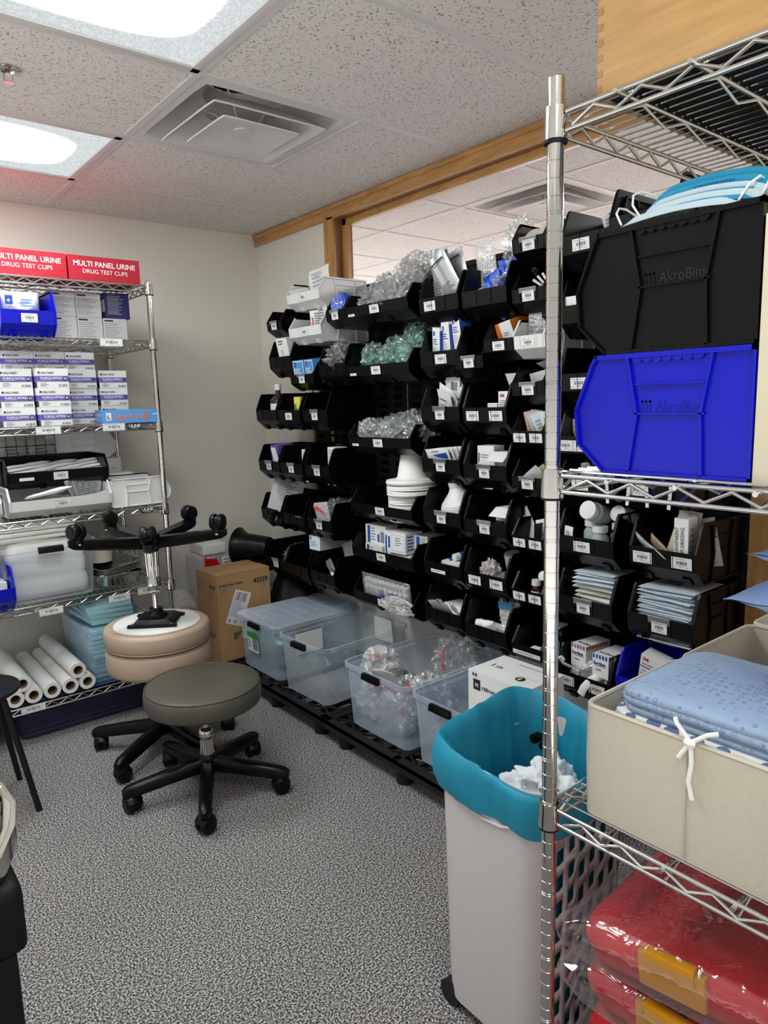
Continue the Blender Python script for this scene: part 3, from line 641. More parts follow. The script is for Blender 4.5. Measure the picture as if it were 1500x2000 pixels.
# ------------------------------------------------------------ laundry hamper
t = thing('laundry_hamper', 'tall white plastic laundry hamper with leaf shaped holes, behind the near chrome post', 'hamper', T(-1.0, -2.835, 0))
def hr(k, z, o=0): return rrect(.158 * k - o, .158 * k - o, .065, z, 8)
mb = MB(); rs = [hr(.93, .035), hr(.945, .08), hr(.985, .50), hr(1.0, .62), hr(1.015, .63), hr(1.015, .65), hr(.995, .65), hr(.978, .61), hr(.965, .50), hr(.925, .08), hr(.91, .045)]
mb.rings(rs, 'bodywhite', False, False, closed=False); mb.add([], [], 'bodywhite')
n = len(rs[0]); mb.f.append(tuple(range(n))[::-1]); mb.m.append(0); mb.k.append(False); mb.f.append(tuple((len(rs) - 1) * n + j for j in range(n))); mb.m.append(0); mb.k.append(False)
body = mb.build('body', t, ang=50)
cut = MB()
def leaf(w_, h_, flip):
    o = []
    for k in range(9): a = PI * k / 8 / 1.0; u = -w_ / 2 + w_ * k / 8; o.append((u, h_ * .5 - h_ * .17 * ((1 - k / 8) if not flip else k / 8) ** 1.6))
    return o + [(-u, -v) for u, v in o]
for r in range(8):
    for c in range(7):
        x = -.100 + c * .0355; z = .10 + r * .058 + (.016 if c % 2 else 0)
        if z > .55: continue
        p = leaf(.021, .041, False); cut.rings([[(x + u, -.25, z + v) for u, v in p], [(x + u, -.12, z + v) for u, v in p]], 'bodywhite')
co = cut.build('leaf_cutter', t)
md = body.modifiers.new('b', 'BOOLEAN'); md.operation = 'DIFFERENCE'; md.object = co; md.solver = 'EXACT'
bpy.context.view_layer.update(); dg = bpy.context.evaluated_depsgraph_get(); me = bpy.data.meshes.new_from_object(body.evaluated_get(dg)); body.modifiers.clear(); body.data = me; bpy.data.objects.remove(co)
for x, y in ((-.13, .125), (-.13, -.1), (.12, .12), (.12, -.12)):
    mb = MB(); mb.cyl((x - .012, y, .03), (x + .012, y, .03), .03, 'charcoal', 20); mb.build('wheel', t)
MB().tube([(-.157, -.085, .56), (-.158, -.05, .546), (-.158, 0, .541), (-.158, .05, .546), (-.157, .085, .56)], .004, 'bodywhite', 8).build('handle_rim', t)
# turquoise bag hung in the hamper
t = thing('laundry_bag', 'turquoise cloth bag lining the hamper, folded over its rim', 'laundry bag', T(-1.0, -2.835, 0))
def br(k, z, wob, seed, dz=0):
    o = []; n = 96
    for j in range(n):
        a = 2 * PI * j / n; c, s = math.cos(a), math.sin(a); q = (abs(c) ** 5 + abs(s) ** 5) ** (-.2)
        r = .158 * q * k + wob * (nz(c * 2.2, s * 2.2, seed) + .5 * nz(c * 6, s * 6, seed + 5) + .3 * nz(c * 17, s * 17, seed * .3)); hi = (.012 * c + .012 * s)
        o.append((r * c, r * s, z + hi * dz + wob * .8 * nz(c * 3, s * 3, seed + 9) * (1 if dz else .4)))
    return o
mb = MB(); mb.rings([br(1.05, .555, .010, 1), br(1.08, .585, .014, 1.3), br(1.10, .635, .012, 1.6), br(1.085, .662, .010, 1.9, 1), br(1.045, .674, .008, 2, 1.5), br(.98, .668, .010, 2.2, 1.5), br(.92, .63, .014, 2.6, .5), br(.88, .55, .02, 3.2), br(.85, .40, .022, 3.9), br(.83, .20, .018, 4.5), br(.84, .07, .01, 5), br(.3, .06, .01, 5)], 'teal', False, True)
mb.build('cloth', t, ang=75)
mb = MB(); mb.tube([(.15, .02, .60), (.143, .03, .58), (.14, .05, .565)], .006, 'black', 8); mb.cyl((.13, .045, .575), (.15, .045, .575), .012, 'black', 10); mb.cyl((.13, .02, .565), (.15, .02, .565), .009, 'black', 10); mb.build('cord_lock', t, X=T(-.02, .04, .02))
mb = MB(); mb.dec(FM((.10, .139, .61), (1, -.5, 0), (0, -.2, 1)), [('r', 0, 0, .035, .012, 'paper'), ('r', 0, .009, .035, .011, 'green')]); mb.build('sewn_tag', t)
def cloth(name, label, X, sx, sy, sz, m, seed, group=None):
    return blob(label, 'cloth', name, X, sx, sy, sz, m, seed, .55, 2.2, 5, group)
for i, (x, y, z, lb) in enumerate(((-1.03, -2.82, .52, 'crumpled white ribbed towel lying lowest in the turquoise bag'), (-.95, -2.88, .555, 'bunched white towel against the post, topmost in the turquoise bag'), (-1.05, -2.9, .47, 'white cloth at the near side inside the turquoise bag'))):
    cloth('towel', lb, T(x * .6 - .4, y * .6 - 1.134, z + .0, 10 * i, 20, 40 * i), .07, .062, .055, 'gownw', 4 + i * 3, 'used towels in the laundry bag')
# ------------------------------------------------------------ stacking bins
_bm = {}
def bin_mesh(w, h, L, m, big=False):
    k = (w, h, L, m, big)
    if k in _bm: return _bm[k]
    lt = .54 if h > .15 else .57; pr = [(0, h), (.865 * L, h), (.895 * L, h - .012), (L, lt * h), (.98 * L, .24 * h), (.81 * L, 0), (0, 0)]
    a = w / 2; mb = MB(); t = .003
    for s in (-1, 1): mb.prism(pr, s * (a - .009), s * (a - .006), 'x', m)
    def strip(pts, th, lo, hi):
        for p, q in zip(pts, pts[1:]):
            p, q = Vector(p), Vector(q); d = (q - p).normalized(); n = Vector((d.y, -d.x)) * th
            mb.prism([tuple(p), tuple(q), tuple(q + n), tuple(p + n)], lo, hi, 'x', m)
    for s in (-1, 1):
        lo, hi = sorted((s * (a - .009), s * a))
        strip(pr[:2], .007, lo, hi); strip(pr[1:5], .0045, lo, hi); strip(pr[4:6], .003, lo, hi)
        lo, hi = sorted((s * (a - .006), s * (a - .0005)))
        for u0, u1, u2 in ((.66, .60, .645), (.20, .25, .235)):
            for (y0, z0), (y1, z1) in (((u0 * L, h - .007), (u1 * L, .5 * h)), ((u1 * L, .5 * h), (u2 * L, .02 * h))): mb.prism([(y0, z0), (y0 + .004, z0), (y1 + .004, z1), (y1, z1)], lo, hi, 'x', m)
        for v in (.74, .50): mb.prism([(.235 * L, v * h), (.62 * L, v * h), (.62 * L, v * h + .0025), (.235 * L, v * h + .0025)], lo, hi, 'x', m)
        mb.box(lo, hi, 0, .004, 0, h, m); mb.box(lo, hi, 0, .80 * L, 0, .005, m)
    i = a - .008
    mb.box(-i, i, 0, t, 0, h, m); mb.box(-i, i, 0, .81 * L, 0, t, m)
    mb.prism([(.81 * L, 0), (.98 * L, .24 * h), (.98 * L - .002, .24 * h + .003), (.81 * L - .002, .003)], -i, i, 'x', m)
    mb.prism([(.98 * L, .24 * h), (L, lt * h), (L - .003, lt * h), (.98 * L - .003, .24 * h)], -i, i, 'x', m)
    mb.box(-a, a, -.0, .006, h - .008, h, m)
    cw = .034; y0, z0, y1, z1 = .982 * L, .27 * h, .999 * L, (lt - .01) * h
    for x in (-cw, cw): mb.prism([(y0, z0), (y1, z1), (y1 + .0022, z1), (y0 + .0022, z0)], x - .001, x + .001, 'x', m)
    for x in (-.06, .06) if w > .18 else (): mb.prism([(.80 * L, -.004), (.84 * L, -.004), (.9 * L, .1 * h), (.86 * L, .1 * h)], x - .012, x + .012, 'x', m)
    mb.box(-i, i, .02, .05, -.004, 0, m)
    if big:
        for s in (-1,):
            for q in range(7): mb.lathe([(.0085, 0), (.0085, .004)], m, 14, T(s * (a - .004) - .002, (.28 + .055 * q) * L, h - .006, ry=90) @ T(0, 0, 0) )
    _bm[k] = mb.mesh('bin_shell', 30); return _bm[k]
DIM = {'M': (.205, .178), 'N': (.2, .127), 'S': (.135, .127), 'L': (.27, .127), 'X': (.412, .127)}
LB = .276
def make_bin(label, X, typ, m='black', card=None, holder=True, group=None, L=LB, big=False, name='stacking_bin', cards=None):
    w, h = DIM[typ]; t = thing(name, label, 'storage bin', X, group)
    o = bpy.data.objects.new('bin_shell', bin_mesh(w, h, L, m, big)); C.objects.link(o); o.parent = t
    lt = .54 if h > .15 else .57; zc = (.24 + lt) / 2 * h; dn = Vector((0, (.02 * L), (lt - .24) * h)).normalized(); lh = (lt - .24) * h
    cl = cards if cards else ([(0, card)] if card else [])
    for x, num in cl:
        cw, ch = (.060, .034) if w > .18 or not cards else (.052, .03); ch = min(ch, lh * .78)
        mb = MB(); Fm = FM((x, .99 * L + .0012, zc), (-1, 0, 0), dn)
        labelcard(mb, Fm @ Matrix.Translation((0, -lh * .06, 0)), cw * (.8 if holder and not cards else 1), ch, num)
        mb.build('label_card', t)
        if holder and not cards:
            mb = MB(); mb.add([(-.034, ch / 2 - .008, .003), (.034, ch / 2 - .008, .003), (.034, lh / 2 + .002, .003), (-.034, lh / 2 + .002, .003)], [(0, 1, 2, 3)], 'holder', Fm); mb.box(-.034, .034, lh / 2 + .001, lh / 2 + .003, 0, .004, 'holder', Fm); mb.build('label_holder', t)
    return t
def wallX(y, z): return T(-.03, y, z, rz=90)
# ---- contents; every maker returns one top-level thing. frame: x to the side, +y out of the bin, z up
def carton(name, label, w, d, h, m, X, f=(), s=(), top=(), cat='box', group=None, flap=None, bev=0.0008):
    t = thing(name, label, cat, X, group); a, b = w / 2, d / 2; mb = MB(); mb.box(-a, a, -b, b, 0, h, m)
    mb.dec(FM((a, b, 0), (-1, 0, 0), (0, 0, 1)), f); mb.dec(FM((-a, b, 0), (0, -1, 0), (0, 0, 1)), s); mb.dec(FM((a, -b, 0), (0, 1, 0), (0, 0, 1)), s); mb.dec(FM((a, b, h), (-1, 0, 0), (0, -1, 0)), top)
    mb.build('carton', t)
    if flap:
        ang, ln = flap; mb = MB(); mb.box(-a, a, 0, ln, 0, .0012, m, X=T(0, -b if ang > 0 else b - .001, h, rx=ang)); mb.build('flap', t)
    return t
def pouch(name, label, w, h, t, m, X, f=(), seed=0, bend=0, cat='packet', group=None, n=10):
    """flat packet standing in the xz plane, bulging t"""
    th = thing(name, label, cat, X, group); mb = MB()
    for s in (1, -1):
        def fn(u, v, s=s):
            e = max(0, min(1, min(u, 1 - u, v, 1 - v) * 5)); e = e * (2 - e); z = v * h
            return ((.5 - u) * w, s * (.0006 + t / 2 * e * (.8 + .5 * nz(u * 4, v * 4, seed))) + bend * (v ** 2) * h + .02 * w * nz(u * 2, v * 3, seed + 9), z)
        mb.grid(fn, n, n, m)
    if f: mb.dec(FM((w / 2, t / 2 * 1.25 + .0012 + bend * .3 * h, 0), (-1, 0, 0), (0, bend * .9, 1)), f)
    mb.build('packet', th, ang=80); return th
def leafs(name, label, w, h, m, X, n=1, f=(), curl=0., cat='paper', group=None):
    def fn(u, v): return ((.5 - u) * w, curl * h * math.sin(v * 2.2) + .03 * w * math.sin(u * 5 + v * 2), v * h)
    mb = MB().grid(fn, 8, 8, m, thick=.0008 * n); 
    if f: mb.dec(FM((w / 2, .004 + curl * h * .4, 0), (-1, 0, 0), (0, curl, 1)), f)
    return mb.build(name, X=X, ang=80, label=label, cat=cat, group=group)
def bag(label, X, sx, sy, sz, seed, m='film', inner=None, group=None, name='plastic_bag', sub=4, amp=.5):
    t = thing(name, label, 'bag', X, group); bm = bmesh.new(); bmesh.ops.create_icosphere(bm, subdivisions=sub, radius=1)
    for v in bm.verts:
        p = v.co * 1.7 + Vector((seed * 3.1, seed, 0)); n = 1.5 * (.35 - abs(noise.noise(p * 1.3))) + 1.1 * (.3 - abs(noise.noise(p * 2.9))) + .5 * (.3 - abs(noise.noise(p * 6))); c = v.co
        k = .74 + amp * n; v.co = Vector((c.x * k * sx, c.y * k * sy, c.z * k * sz + sz))
    bm.verts.index_update(); mb = MB(); mb.add([v.co.copy() for v in bm.verts], [[v.index for v in f.verts] for f in bm.faces], m); bm.free()
    mb.build('film', t, ang=50)
    if inner: mb = MB(); inner(mb); mb.build('contents', t)
    return t
def in_tube(sx, sy, sz, seed, m='tubing', n=3, r=.004):
    def go(mb):
        rr = random.Random(seed)
        for k in range(n):
            a = rr.uniform(0, 6.28); q = rr.uniform(.3, .55); c0 = rr.uniform(.5, 1.2)
            mb.tube([(sx * q * math.cos(a + i * .5), sy * q * math.sin(a + i * .5), sz * (c0 + .35 * math.sin(i * .8 + a))) for i in range(12)], r, m, 6)
    return go
def in_mask(sx, sy, sz, seed, m='tubing'):
    def go(mb):
        rr = random.Random(seed); mb.lathe([(.028, 0), (.026, .02), (.014, .034), (.008, .036), (.008, .05), (.006, .05)], m, 16, T(0, 0, sz * .7, rr.uniform(-60, 60), rr.uniform(-60, 60)), c0=False, c1=False)
        in_tube(sx, sy, sz, seed, m, 2, .003)(mb)
    return go
def bottle(label, X, r, h, m, cap='white', sh=.72, neck=.4, group=None, tagm=None, name='bottle', caph=.14):
    t = thing(name, label, 'bottle', X, group); n = r * neck
    MB().lathe([(r * .9, 0), (r, r * .1), (r, h * sh), (n, h * (sh + .12)), (n, h * .9)], m, 24).build('bottle_body', t)
    MB().lathe([(n * 1.25, h * (1 - caph)), (n * 1.25, h), (n * 1.1, h * 1.01), (.0005, h * 1.01)], cap, 20).build('cap', t)
    if tagm:
        mb = MB(); mb.rings([[(r * 1.01 * math.cos(a), r * 1.01 * math.sin(a), z) for a in [PI * .1 + PI * .8 * k / 12 for k in range(13)]] for z in (h * .15, h * sh * .85)], tagm, False, False, X=T(0, 0, 0)); 
        mb.f = [f for i, f in enumerate(mb.f) if i != 12]; mb.m = mb.m[:len(mb.f)]; mb.k = mb.k[:len(mb.f)]; mb.build('label', t)
    return t
def PR(w, h, m, bar=None, txt=None, n=5, sz=None, ink='inkg'):
    """plain printing for a carton or packet front"""
    c = [('r', 0, 0, w, h, m)]
    if bar: c.append(('r', 0, 0, w * .22, h, bar))
    if txt: c.append(('t', w * .1 + (w * .2 if bar else 0), h * .7, sz or h * .14, txt, 'ink', .02))
    return c + [('l', w * .12 + (w * .2 if bar else 0), h * .2, w * .85, h * .6, n, ink)]
def at(B, *a, **k): return B @ T(*a, **k)
BINS = {}
def B(key, y, lip, typ, label, m='black', **k):
    w, h = DIM[typ]; z = lip - (.54 if h > .15 else .57) * h; X = wallX(y, z); make_bin(label, X, typ, m, **k); BINS[key] = X; return X
bl = 'black stacking bin '
# --- left group
X = B('a', -.66, 1.808, 'S', bl + 'topmost at the far left end, under the two white bins', card=3011)
leafs('paper_packet', 'grey packet with blue corner standing in the topmost far left black bin', .08, .17, 'cardg', at(X, .02, .14, .03, 8, 0, 4), 4, [('r', .0, .02, .03, .09, 'sky')])
X = B('b', -.925, 1.913, 'L', 'upper white bin of the pair left of the window, with paper sticking up', 'white', cards=[(0, 3014)])
leafs('paper_packet', 'tall white translucent sleeve sticking up from the upper white bin', .12, .17, 'paper', at(X, -.04, .17, .02, 10, 12, 15), 3, [('l', .02, .03, .1, .15, 7, 'inkl')], .2)
leafs('paper_packet', 'short folded white paper lying in the upper white bin', .13, .09, 'cardg', at(X, .05, .2, .03, -35, 0, 10), 3, curl=.3)
leafs('paper_packet', 'grey white paper at the back of the upper white bin', .15, .12, 'paper', at(X, .03, .12, .02, 12, -8, -10), 3, curl=.15)
X = B('c', -.93, 1.757, 'L', 'lower white bin of the pair left of the window, with printed papers', 'white', cards=[(0, 3022)])
leafs('paper_packet', 'printed white packet with a red mark in the lower white bin', .10, .13, 'paper', at(X, -.02, .2, .02, -6, 0, 8), 5, [('r', .012, .04, .02, .1, 'redink'), ('l', .03, .02, .09, .12, 9, 'inkg')])
leafs('paper_packet', 'white barcoded packet at right in the lower white bin', .10, .14, 'paper', at(X, -.075, .21, .02, -4, 0, -12), 5, [('l', .01, .08, .09, .13, 4, 'inkg'), ('b', .02, .03, .08, .07)])
X = B('d', -.70, 1.635, 'M', bl + 'with a white and purple carton, below the white bins')
carton('supply_carton', 'white carton with a purple triangle in a far left black bin', .10, .05, .165, 'paper', at(X, .01, .20, .03, -12), [('p', [(.02, .012), (.075, .012), (.055, .03), (.045, .075)], 'purple'), ('l', .02, .13, .08, .155, 2, 'ink'), ('r', .04, .085, .044, .11, 'ink'), ('r', .01, .005, .095, .009, 'inkl')])
X = B('e', -.89, 1.541, 'N', bl + 'holding two blue cartons at the left', card=3031)
for i, (x, rz, l) in enumerate(((.047, 4, 'left blue carton of the pair in a black bin'), (-.05, -6, 'right blue carton of the pair in a black bin'))):
    carton('blue_carton', l, .086, .05, .115, 'sky', at(X, x, .225, .03, -8, 0, rz), [('r', .004, .004, .082, .111, 'card'), ('r', .008, .008, .078, .107, 'sky'), ('r', .008, .085, .026, .107, 'navy'), ('t', .012, .09, .014, '+', 'card', .03), ('l', .012, .05, .075, .078, 3, 'card'), ('l', .012, .012, .06, .045, 5, 'inkl')], group='blue cartons in the black bin')
X = B('f', -1.137, 1.578, 'M', bl + 'overflowing with a clear bag of tubing, beside the blue cartons')
bag('clear bag of tubing bulging from a black bin beside the blue cartons', at(X, 0, .17, .045), .095, .12, .075, 5, 'film', in_tube(.09, .1, .07, 5, 'tubing', 4), None, sub=5)
leafs('paper_packet', 'thin pink edged leaflet behind the clear tubing bag', .08, .12, 'skin', at(X, .03, .1, .05, 5), 2)
# --- rows of three at the left
cols = (-.54, -.757, -.985)
nmr = ('left', 'middle', 'right')
X = B('g', cols[0], 1.377, 'M', bl + 'with the dark brown bottle, left of its row of three')
bottle('dark brown plastic bottle with white cap standing in a black bin', at(X, -.012, .205, .02), .042, .205, 'brown', 'white', .62, .34, None, 'card')
X = B('h', cols[1], 1.375, 'M', bl + 'with the small yellow and green carton, middle of its row of three', cards=[(0, 3051)])
carton('yellow_carton', 'small yellow and green carton in the middle black bin', .055, .05, .085, 'yel', at(X, -.03, .215, .075), [('r', 0, 0, .03, .03, 'green'), ('r', 0, .03, .055, .085, 'yel'), ('r', .0, .0, .02, .05, 'green'), ('r', .034, 0, .042, .085, 'cardg')], [('r', 0, 0, .05, .085, 'yel')])
bottle('orange squeeze bottle with white cap behind the small yellow carton', at(X, -.01, .10, .004), .032, .19, 'orange', 'white', .8, .5, caph=.2)
X = B('i', cols[2], 1.375, 'M', bl + 'standing empty, right of its row of three', card=3052)
X = B('j', cols[0], 1.116, 'M', bl + 'with a purple folder and papers, left of the second row of three', card=3061)
carton('purple_holder', 'purple plastic holder with papers in a black bin', .075, .09, .15, 'purple', at(X, .0, .18, .03, -5), [('r', .012, .005, .068, .11, 'cardg'), ('r', .03, .03, .068, .125, 'purple')])
leafs('paper_packet', 'white paper slip in front of the purple holder', .045, .12, 'paper', at(X, -.05, .245, .05, -14), 2)
X = B('k', cols[1], 1.114, 'M', bl + 'with a white carton at right, middle of the second row of three', card=3062)
carton('white_carton', 'long white carton lying at the right side of the middle black bin', .045, .19, .16, 'card', at(X, -.065, .14, .004), [('l', .005, .06, .04, .14, 6, 'inkg'), ('t', .005, .145, .01, 'LOT', 'ink')], [('l', .02, .03, .17, .14, 8, 'inkl')], flap=(150, .03))
X = B('l', cols[2], 1.114, 'M', bl + 'with a tall white carton, right of the second row of three', card=3063)
carton('white_carton', 'tall white carton stacked at the right in a black bin', .06, .07, .10, 'card', at(X, -.055, .19, .082), [('l', .006, .03, .054, .09, 6, 'inkg'), ('r', .006, .01, .054, .012, 'ink')], [('l', .01, .02, .06, .08, 5, 'inkl')], group='white cartons in the third bin')
carton('white_carton', 'lower white carton under the tall one in a black bin', .06, .07, .078, 'card', at(X, -.055, .195, .003), [('l', .006, .02, .054, .07, 5, 'inkg')], [('l', .01, .02, .06, .07, 5, 'inkl')], group='white cartons in the third bin')
carton('black_tray', 'black plastic tray standing at the left in the third bin', .11, .01, .14, 'blackmatte', at(X, .035, .12, .004, 5), [('r', .01, .09, .1, .095, 'charcoal')])
X = B('m', cols[0], .858, 'M', bl + 'with a leaflet and black vials, left of the third row of three')
leafs('leaflet', 'large printed leaflet curling out of a far left black bin', .17, .20, 'cardg', at(X, .03, .19, .075, 8, -14, 42), 2, [('l', .01, .03, .16, .19, 14, 'inkg')], -.05)
for i, (x, y, z, rx) in enumerate(((-.03, .24, .075, -75), (-.085, .16, .13, -60), (-.10, .10, .14, -60))):
    bottle(('vial with a black cap leaning beside the printed leaflet', 'black capped vial lying behind, nearer the wall than its twin', 'black capped vial lying farthest back by the wall')[i], at(X, x, y, z - .02, rx), .021, .06, 'white', 'black', .6, .9, 'black capped vials', caph=.35)
carton('white_carton', 'small white carton with a black frame in the far left bin', .06, .03, .07, 'card', at(X, -.045, .225, .02, -10), [('r', .01, .02, .05, .055, 'ink'), ('r', .014, .024, .046, .051, 'card')])
X = B('n', cols[1], .858, 'M', bl + 'nearly empty with one clear packet, middle of the third row of three')
pouch('packet', 'single clear packet lying in a nearly empty black bin', .06, .03, .01, 'filmw', at(X, -.045, .25, .075, -60))
X = B('o', cols[2], .856, 'M', bl + 'with red striped zip bags, right of the third row of three', card=3073)
th = pouch('zip_bag', 'clear zip bag with a red stripe standing in a black bin', .10, .13, .035, 'filmw', at(X, .015, .225, .045, -6, 8, 6), [('p', [(.02, .105), (.05, .098), (.085, .07), (.09, .08), (.055, .112), (.022, .115)], 'redink')], 4, n=16)
bag('pointed clear bag top rising behind the red striped zip bag', at(X, .0, .16, .05), .07, .07, .07, 12, 'film')
bag('clear crumpled bag at the back of the black bin below the boxes', at(X, -.06, .08, .09), .06, .07, .05, 14, 'film')
X = B('p', cols[0] - .02, .60, 'M', bl + 'with crinkled clear wrap, left of the lowest row of three', card=3081)
bag('crinkled clear wrap in the left bin of the lowest row of three', at(X, -.055, .15, .06), .045, .10, .055, 15, 'film', sub=5)
X = B('q', cols[1] - .01, .598, 'M', bl + 'standing empty, middle of the lowest row of three')
carton('grey_blue_carton', 'grey carton with pale blue end lying across the lowest row of bins', .085, .17, .07, 'cardg', T(-.17, -.86, .683, 0, 0, 94), [('r', 0, 0, .085, .07, 'padblue'), ('r', .004, .05, .02, .066, 'sky'), ('l', .01, .015, .07, .045, 4, 'inkg')], [('l', .02, .02, .12, .06, 4, 'inkl')])
X = B('r', cols[2] - .01, .598, 'M', bl + 'with a bag of clear sticks, right of the lowest row of three')
pouch('zip_bag', 'clear zip bag leaning out of the right bin of the lowest row', .07, .15, .02, 'filmw', at(X, -.06, .13, .09, 12, 25, 15), (), 8)
pouch('zip_bag', 'narrow blue tinted clear bag in the right bin of the lowest row', .05, .12, .015, 'holder', at(X, -.02, .2, .04, -5, 30, 0), (), 9)
pouch('packet', 'small white packet at the right edge of the lowest right bin', .03, .055, .01, 'paper', at(X, -.07, .255, .055, -10), (), 3)
# --- wide column
X = B('bluewrap', -1.177, 1.804, 'S', 'narrow black stacking bin holding a blue wrapped roll, left of the widest top bin', card=3091)
t = thing('blue_roll', 'bright blue plastic wrapped roll in the narrow black bin', 'roll', at(X, -.005, .165, .085, -82)); mb = MB(); mb.lathe([(.001, -.09), (.045, -.09), (.052, -.08), (.053, .085), (.045, .1), (.02, .105), (.001, .10)], 'bluecap', 32); mb.build('roll', t); blobm = MB()
blobm.lathe([(.05, .094), (.03, .112), (.015, .104), (.001, .112)], 'film', 24); blobm.build('wrap_end', t)
wide = {}
for key, lip, n, l in (('big1', 1.803, 3101, 'widest black bin at the top, heaped with clear bagged masks'), ('big2', 1.557, 3102, 'wide black bin of green tinted breathing masks'), ('big3', 1.257, 3103, 'wide black bin of clear bagged tubing in mid wall'), ('big4', .968, 3104, 'wide black bin holding the stacked white collection hats'), ('big5', .768, 3105, 'wide black bin of white and blue gel cartons'), ('big6', .565, 3106, 'lowest wide black bin with bagged vials')):
    wide[key] = B(key, -1.452, lip, 'X', l, cards=[(.0, n)] if key != 'big6' else [(0, n), (-.12, n + 1)])
    if key in ('big1', 'big2', 'big3'):
        mb = MB(); mb.dec(FM((.155, .987 * LB + .001, .038), (-1, 0, 0), (0, .1, 1)), [('r', -.022, -.005, .022, .005, 'card'), ('l', -.015, -.003, .012, .003, 1, 'inkg')]); mb.build('small_label', bpy.data.objects[[o.name for o in C.objects if o.get('label') == l][0]])
rr = random.Random(3)
def heap(X, n, m, g, what, w, zs, inner, s=1, y0=.07, y1=.21, seed0=0):
    for i in range(n):
        u = (i + .5) / n; x = w / 2 - w * u; z = .03 + rr.uniform(0, zs * (1 - abs(2 * ((u - .35) if zs > .1 else .0)) * .5))
        sx, sy, sz = rr.uniform(.055, .08) * s, rr.uniform(.05, .075) * s, rr.uniform(.045, .07) * s
        bag(what, at(X, x, rr.uniform(y0, y1), z, rr.uniform(-30, 30), rr.uniform(-30, 30), rr.uniform(0, 180)), sx, sy, sz, seed0 + i, m, inner(sx, sy, sz, seed0 + i), g, sub=4)
heap(wide['big1'], 6, 'film', 'clear bagged masks in the top wide bin', 'clear bagged mask low in the heap of the widest top bin', .33, .03, in_mask, 1.05, .14, .21, 20)
heap(wide['big1'], 7, 'film', 'clear bagged masks piled high in the top wide bin', 'clear bagged mask high on the heap of the widest top bin, before the glass', .24, .0, in_mask, 1.15, .05, .17, 40)
for i, (x, y, z) in enumerate(((-.02, .09, .15), (-.09, .10, .17), (.03, .13, .11), (-.13, .14, .12), (-.05, .05, .20))):
    bag('clear bagged mask at the summit of the heap against the glass', at(wide['big1'], x, y, z, 20 * i, 10, 60 * i), .07, .06, .055, 60 + i, 'film', in_mask(.07, .06, .05, 60 + i), 'clear bagged masks at the summit')
heap(wide['big2'], 6, 'filmg', 'green tinted bagged masks', 'green tinted bagged mask low in the second wide bin', .33, .03, lambda a, b, c, d: in_mask(a, b, c, d, 'tubingg'), 1.0, .13, .21, 70)
for i, (x, y, z) in enumerate(((.02, .12, .09), (-.06, .1, .11), (-.11, .09, .15), (-.15, .12, .1))):
    bag('green tinted bagged mask on top of the second wide bin', at(wide['big2'], x, y, z, 20 * i, 15, 50 * i), .07, .055, .055, 80 + i, 'filmg', in_mask(.07, .06, .05, 80 + i, 'tubingg'), 'green tinted bagged masks on top')
pouch('bag_flap', 'large clear bag flap standing over the green masks', .13, .13, .03, 'filmg', at(wide['big2'], -.15, .10, .09, 10, -20, 10), (), 5, cat='bag')
heap(wide['big3'], 6, 'film', 'clear bagged tubing sets', 'clear bagged tubing set low in the third wide bin', .33, .02, lambda a, b, c, d: in_tube(a, b, c, d, 'tubing', 3, .007), 1.05, .14, .22, 90)
for i, (x, y, z) in enumerate(((.13, .20, .05), (.02, .12, .08), (-.06, .1, .10), (-.13, .11, .08))):
    bag('clear bagged tubing set on top of the third wide bin', at(wide['big3'], x, y, z, 25 * i, 10, 40 * i), .065, .055, .05, 100 + i, 'film', in_tube(.07, .06, .05, 100 + i, 'tubing', 3, .008), 'clear bagged tubing sets on top')
# collection hats
X = wide['big4']
def hat(label, M_, R=.115, cone=False, group=None, m='pad'):
    o = MB()
    if cone: o.lathe([(R, 0), (R * .97, .012), (R * .62, .016), (R * .56, .025), (R * .40, .118), (R * .36, .125), (.001, .126)], m, 48, c0=False)
    else: o.lathe([(R, 0), (R * .985, .009), (R * .6, .013), (R * .58, .002), (R * .6, -.001)], m, 40, c0=False, c1=False)
    return o.build('collection_hat', X=M_, label=label, cat='hat', group=group, ang=50)
z = .004
h0 = None
for i in range(16):
    R = .094 + .018 * (i > 10); lb = 'white collection hat in the lower stack of the wide bin' if i <= 10 else 'wider white collection hat in the upper stack, sticking out to the right'
    Xh = at(X, -.055 - (.02 if i > 10 else 0), .15, z, rr.uniform(-2, 2), rr.uniform(-2, 3)); hat(lb, Xh, R, False, 'collection hats lower' if i <= 10 else 'collection hats upper'); z += .0105
hat('topmost white collection hat with its tall tapered bowl upturned', at(X, -.075, .15, z - .002, 0, 2), .115, True)
X = wide['big5']
def gel(label, M_, w=.12, h=.075, d=.075, side=False):
    f = [('r', .012, .004, .03, h - .004, 'royal'), ('l', .036, .012, .07, h - .01, 5, 'inkg'), ('r', .078, .012, .09, h * .55, 'royal'), ('b', .096, .01, w - .006, h * .7)] if not side else [('r', .008, .02, .02, h - .02, 'royal'), ('r', .03, .01, w - .006, h - .01, 'inkl'), ('r', .032, .012, w - .008, h - .012, 'card'), ('l', .05, .03, w - .014, h - .02, 4, 'inkg')]
    return carton('gel_carton', label, w, d, h, 'card', M_, f, [('l', .01, .01, .06, h - .01, 5, 'royal')], cat='box', group='gel cartons')
gel('open white and blue gel carton on top at the left of its bin', at(X, .12, .17, .081, 0, 0, 4), .13, .085); gel('white and blue gel carton lying under the open one', at(X, .12, .18, .004, 0, 0, -3), .125, .075)
gel('white gel carton with blue logo standing in the middle of the gel bin', at(X, .025, .18, .03), .045, .125, .07, True); gel('white gel carton lying on the right of the gel bin, printed square on its end', at(X, -.06, .19, .07, 0, 0, 3), .115, .09, .1, True); gel('low white gel carton at the front right of the gel bin', at(X, -.08, .195, .004), .12, .06, .07, True)
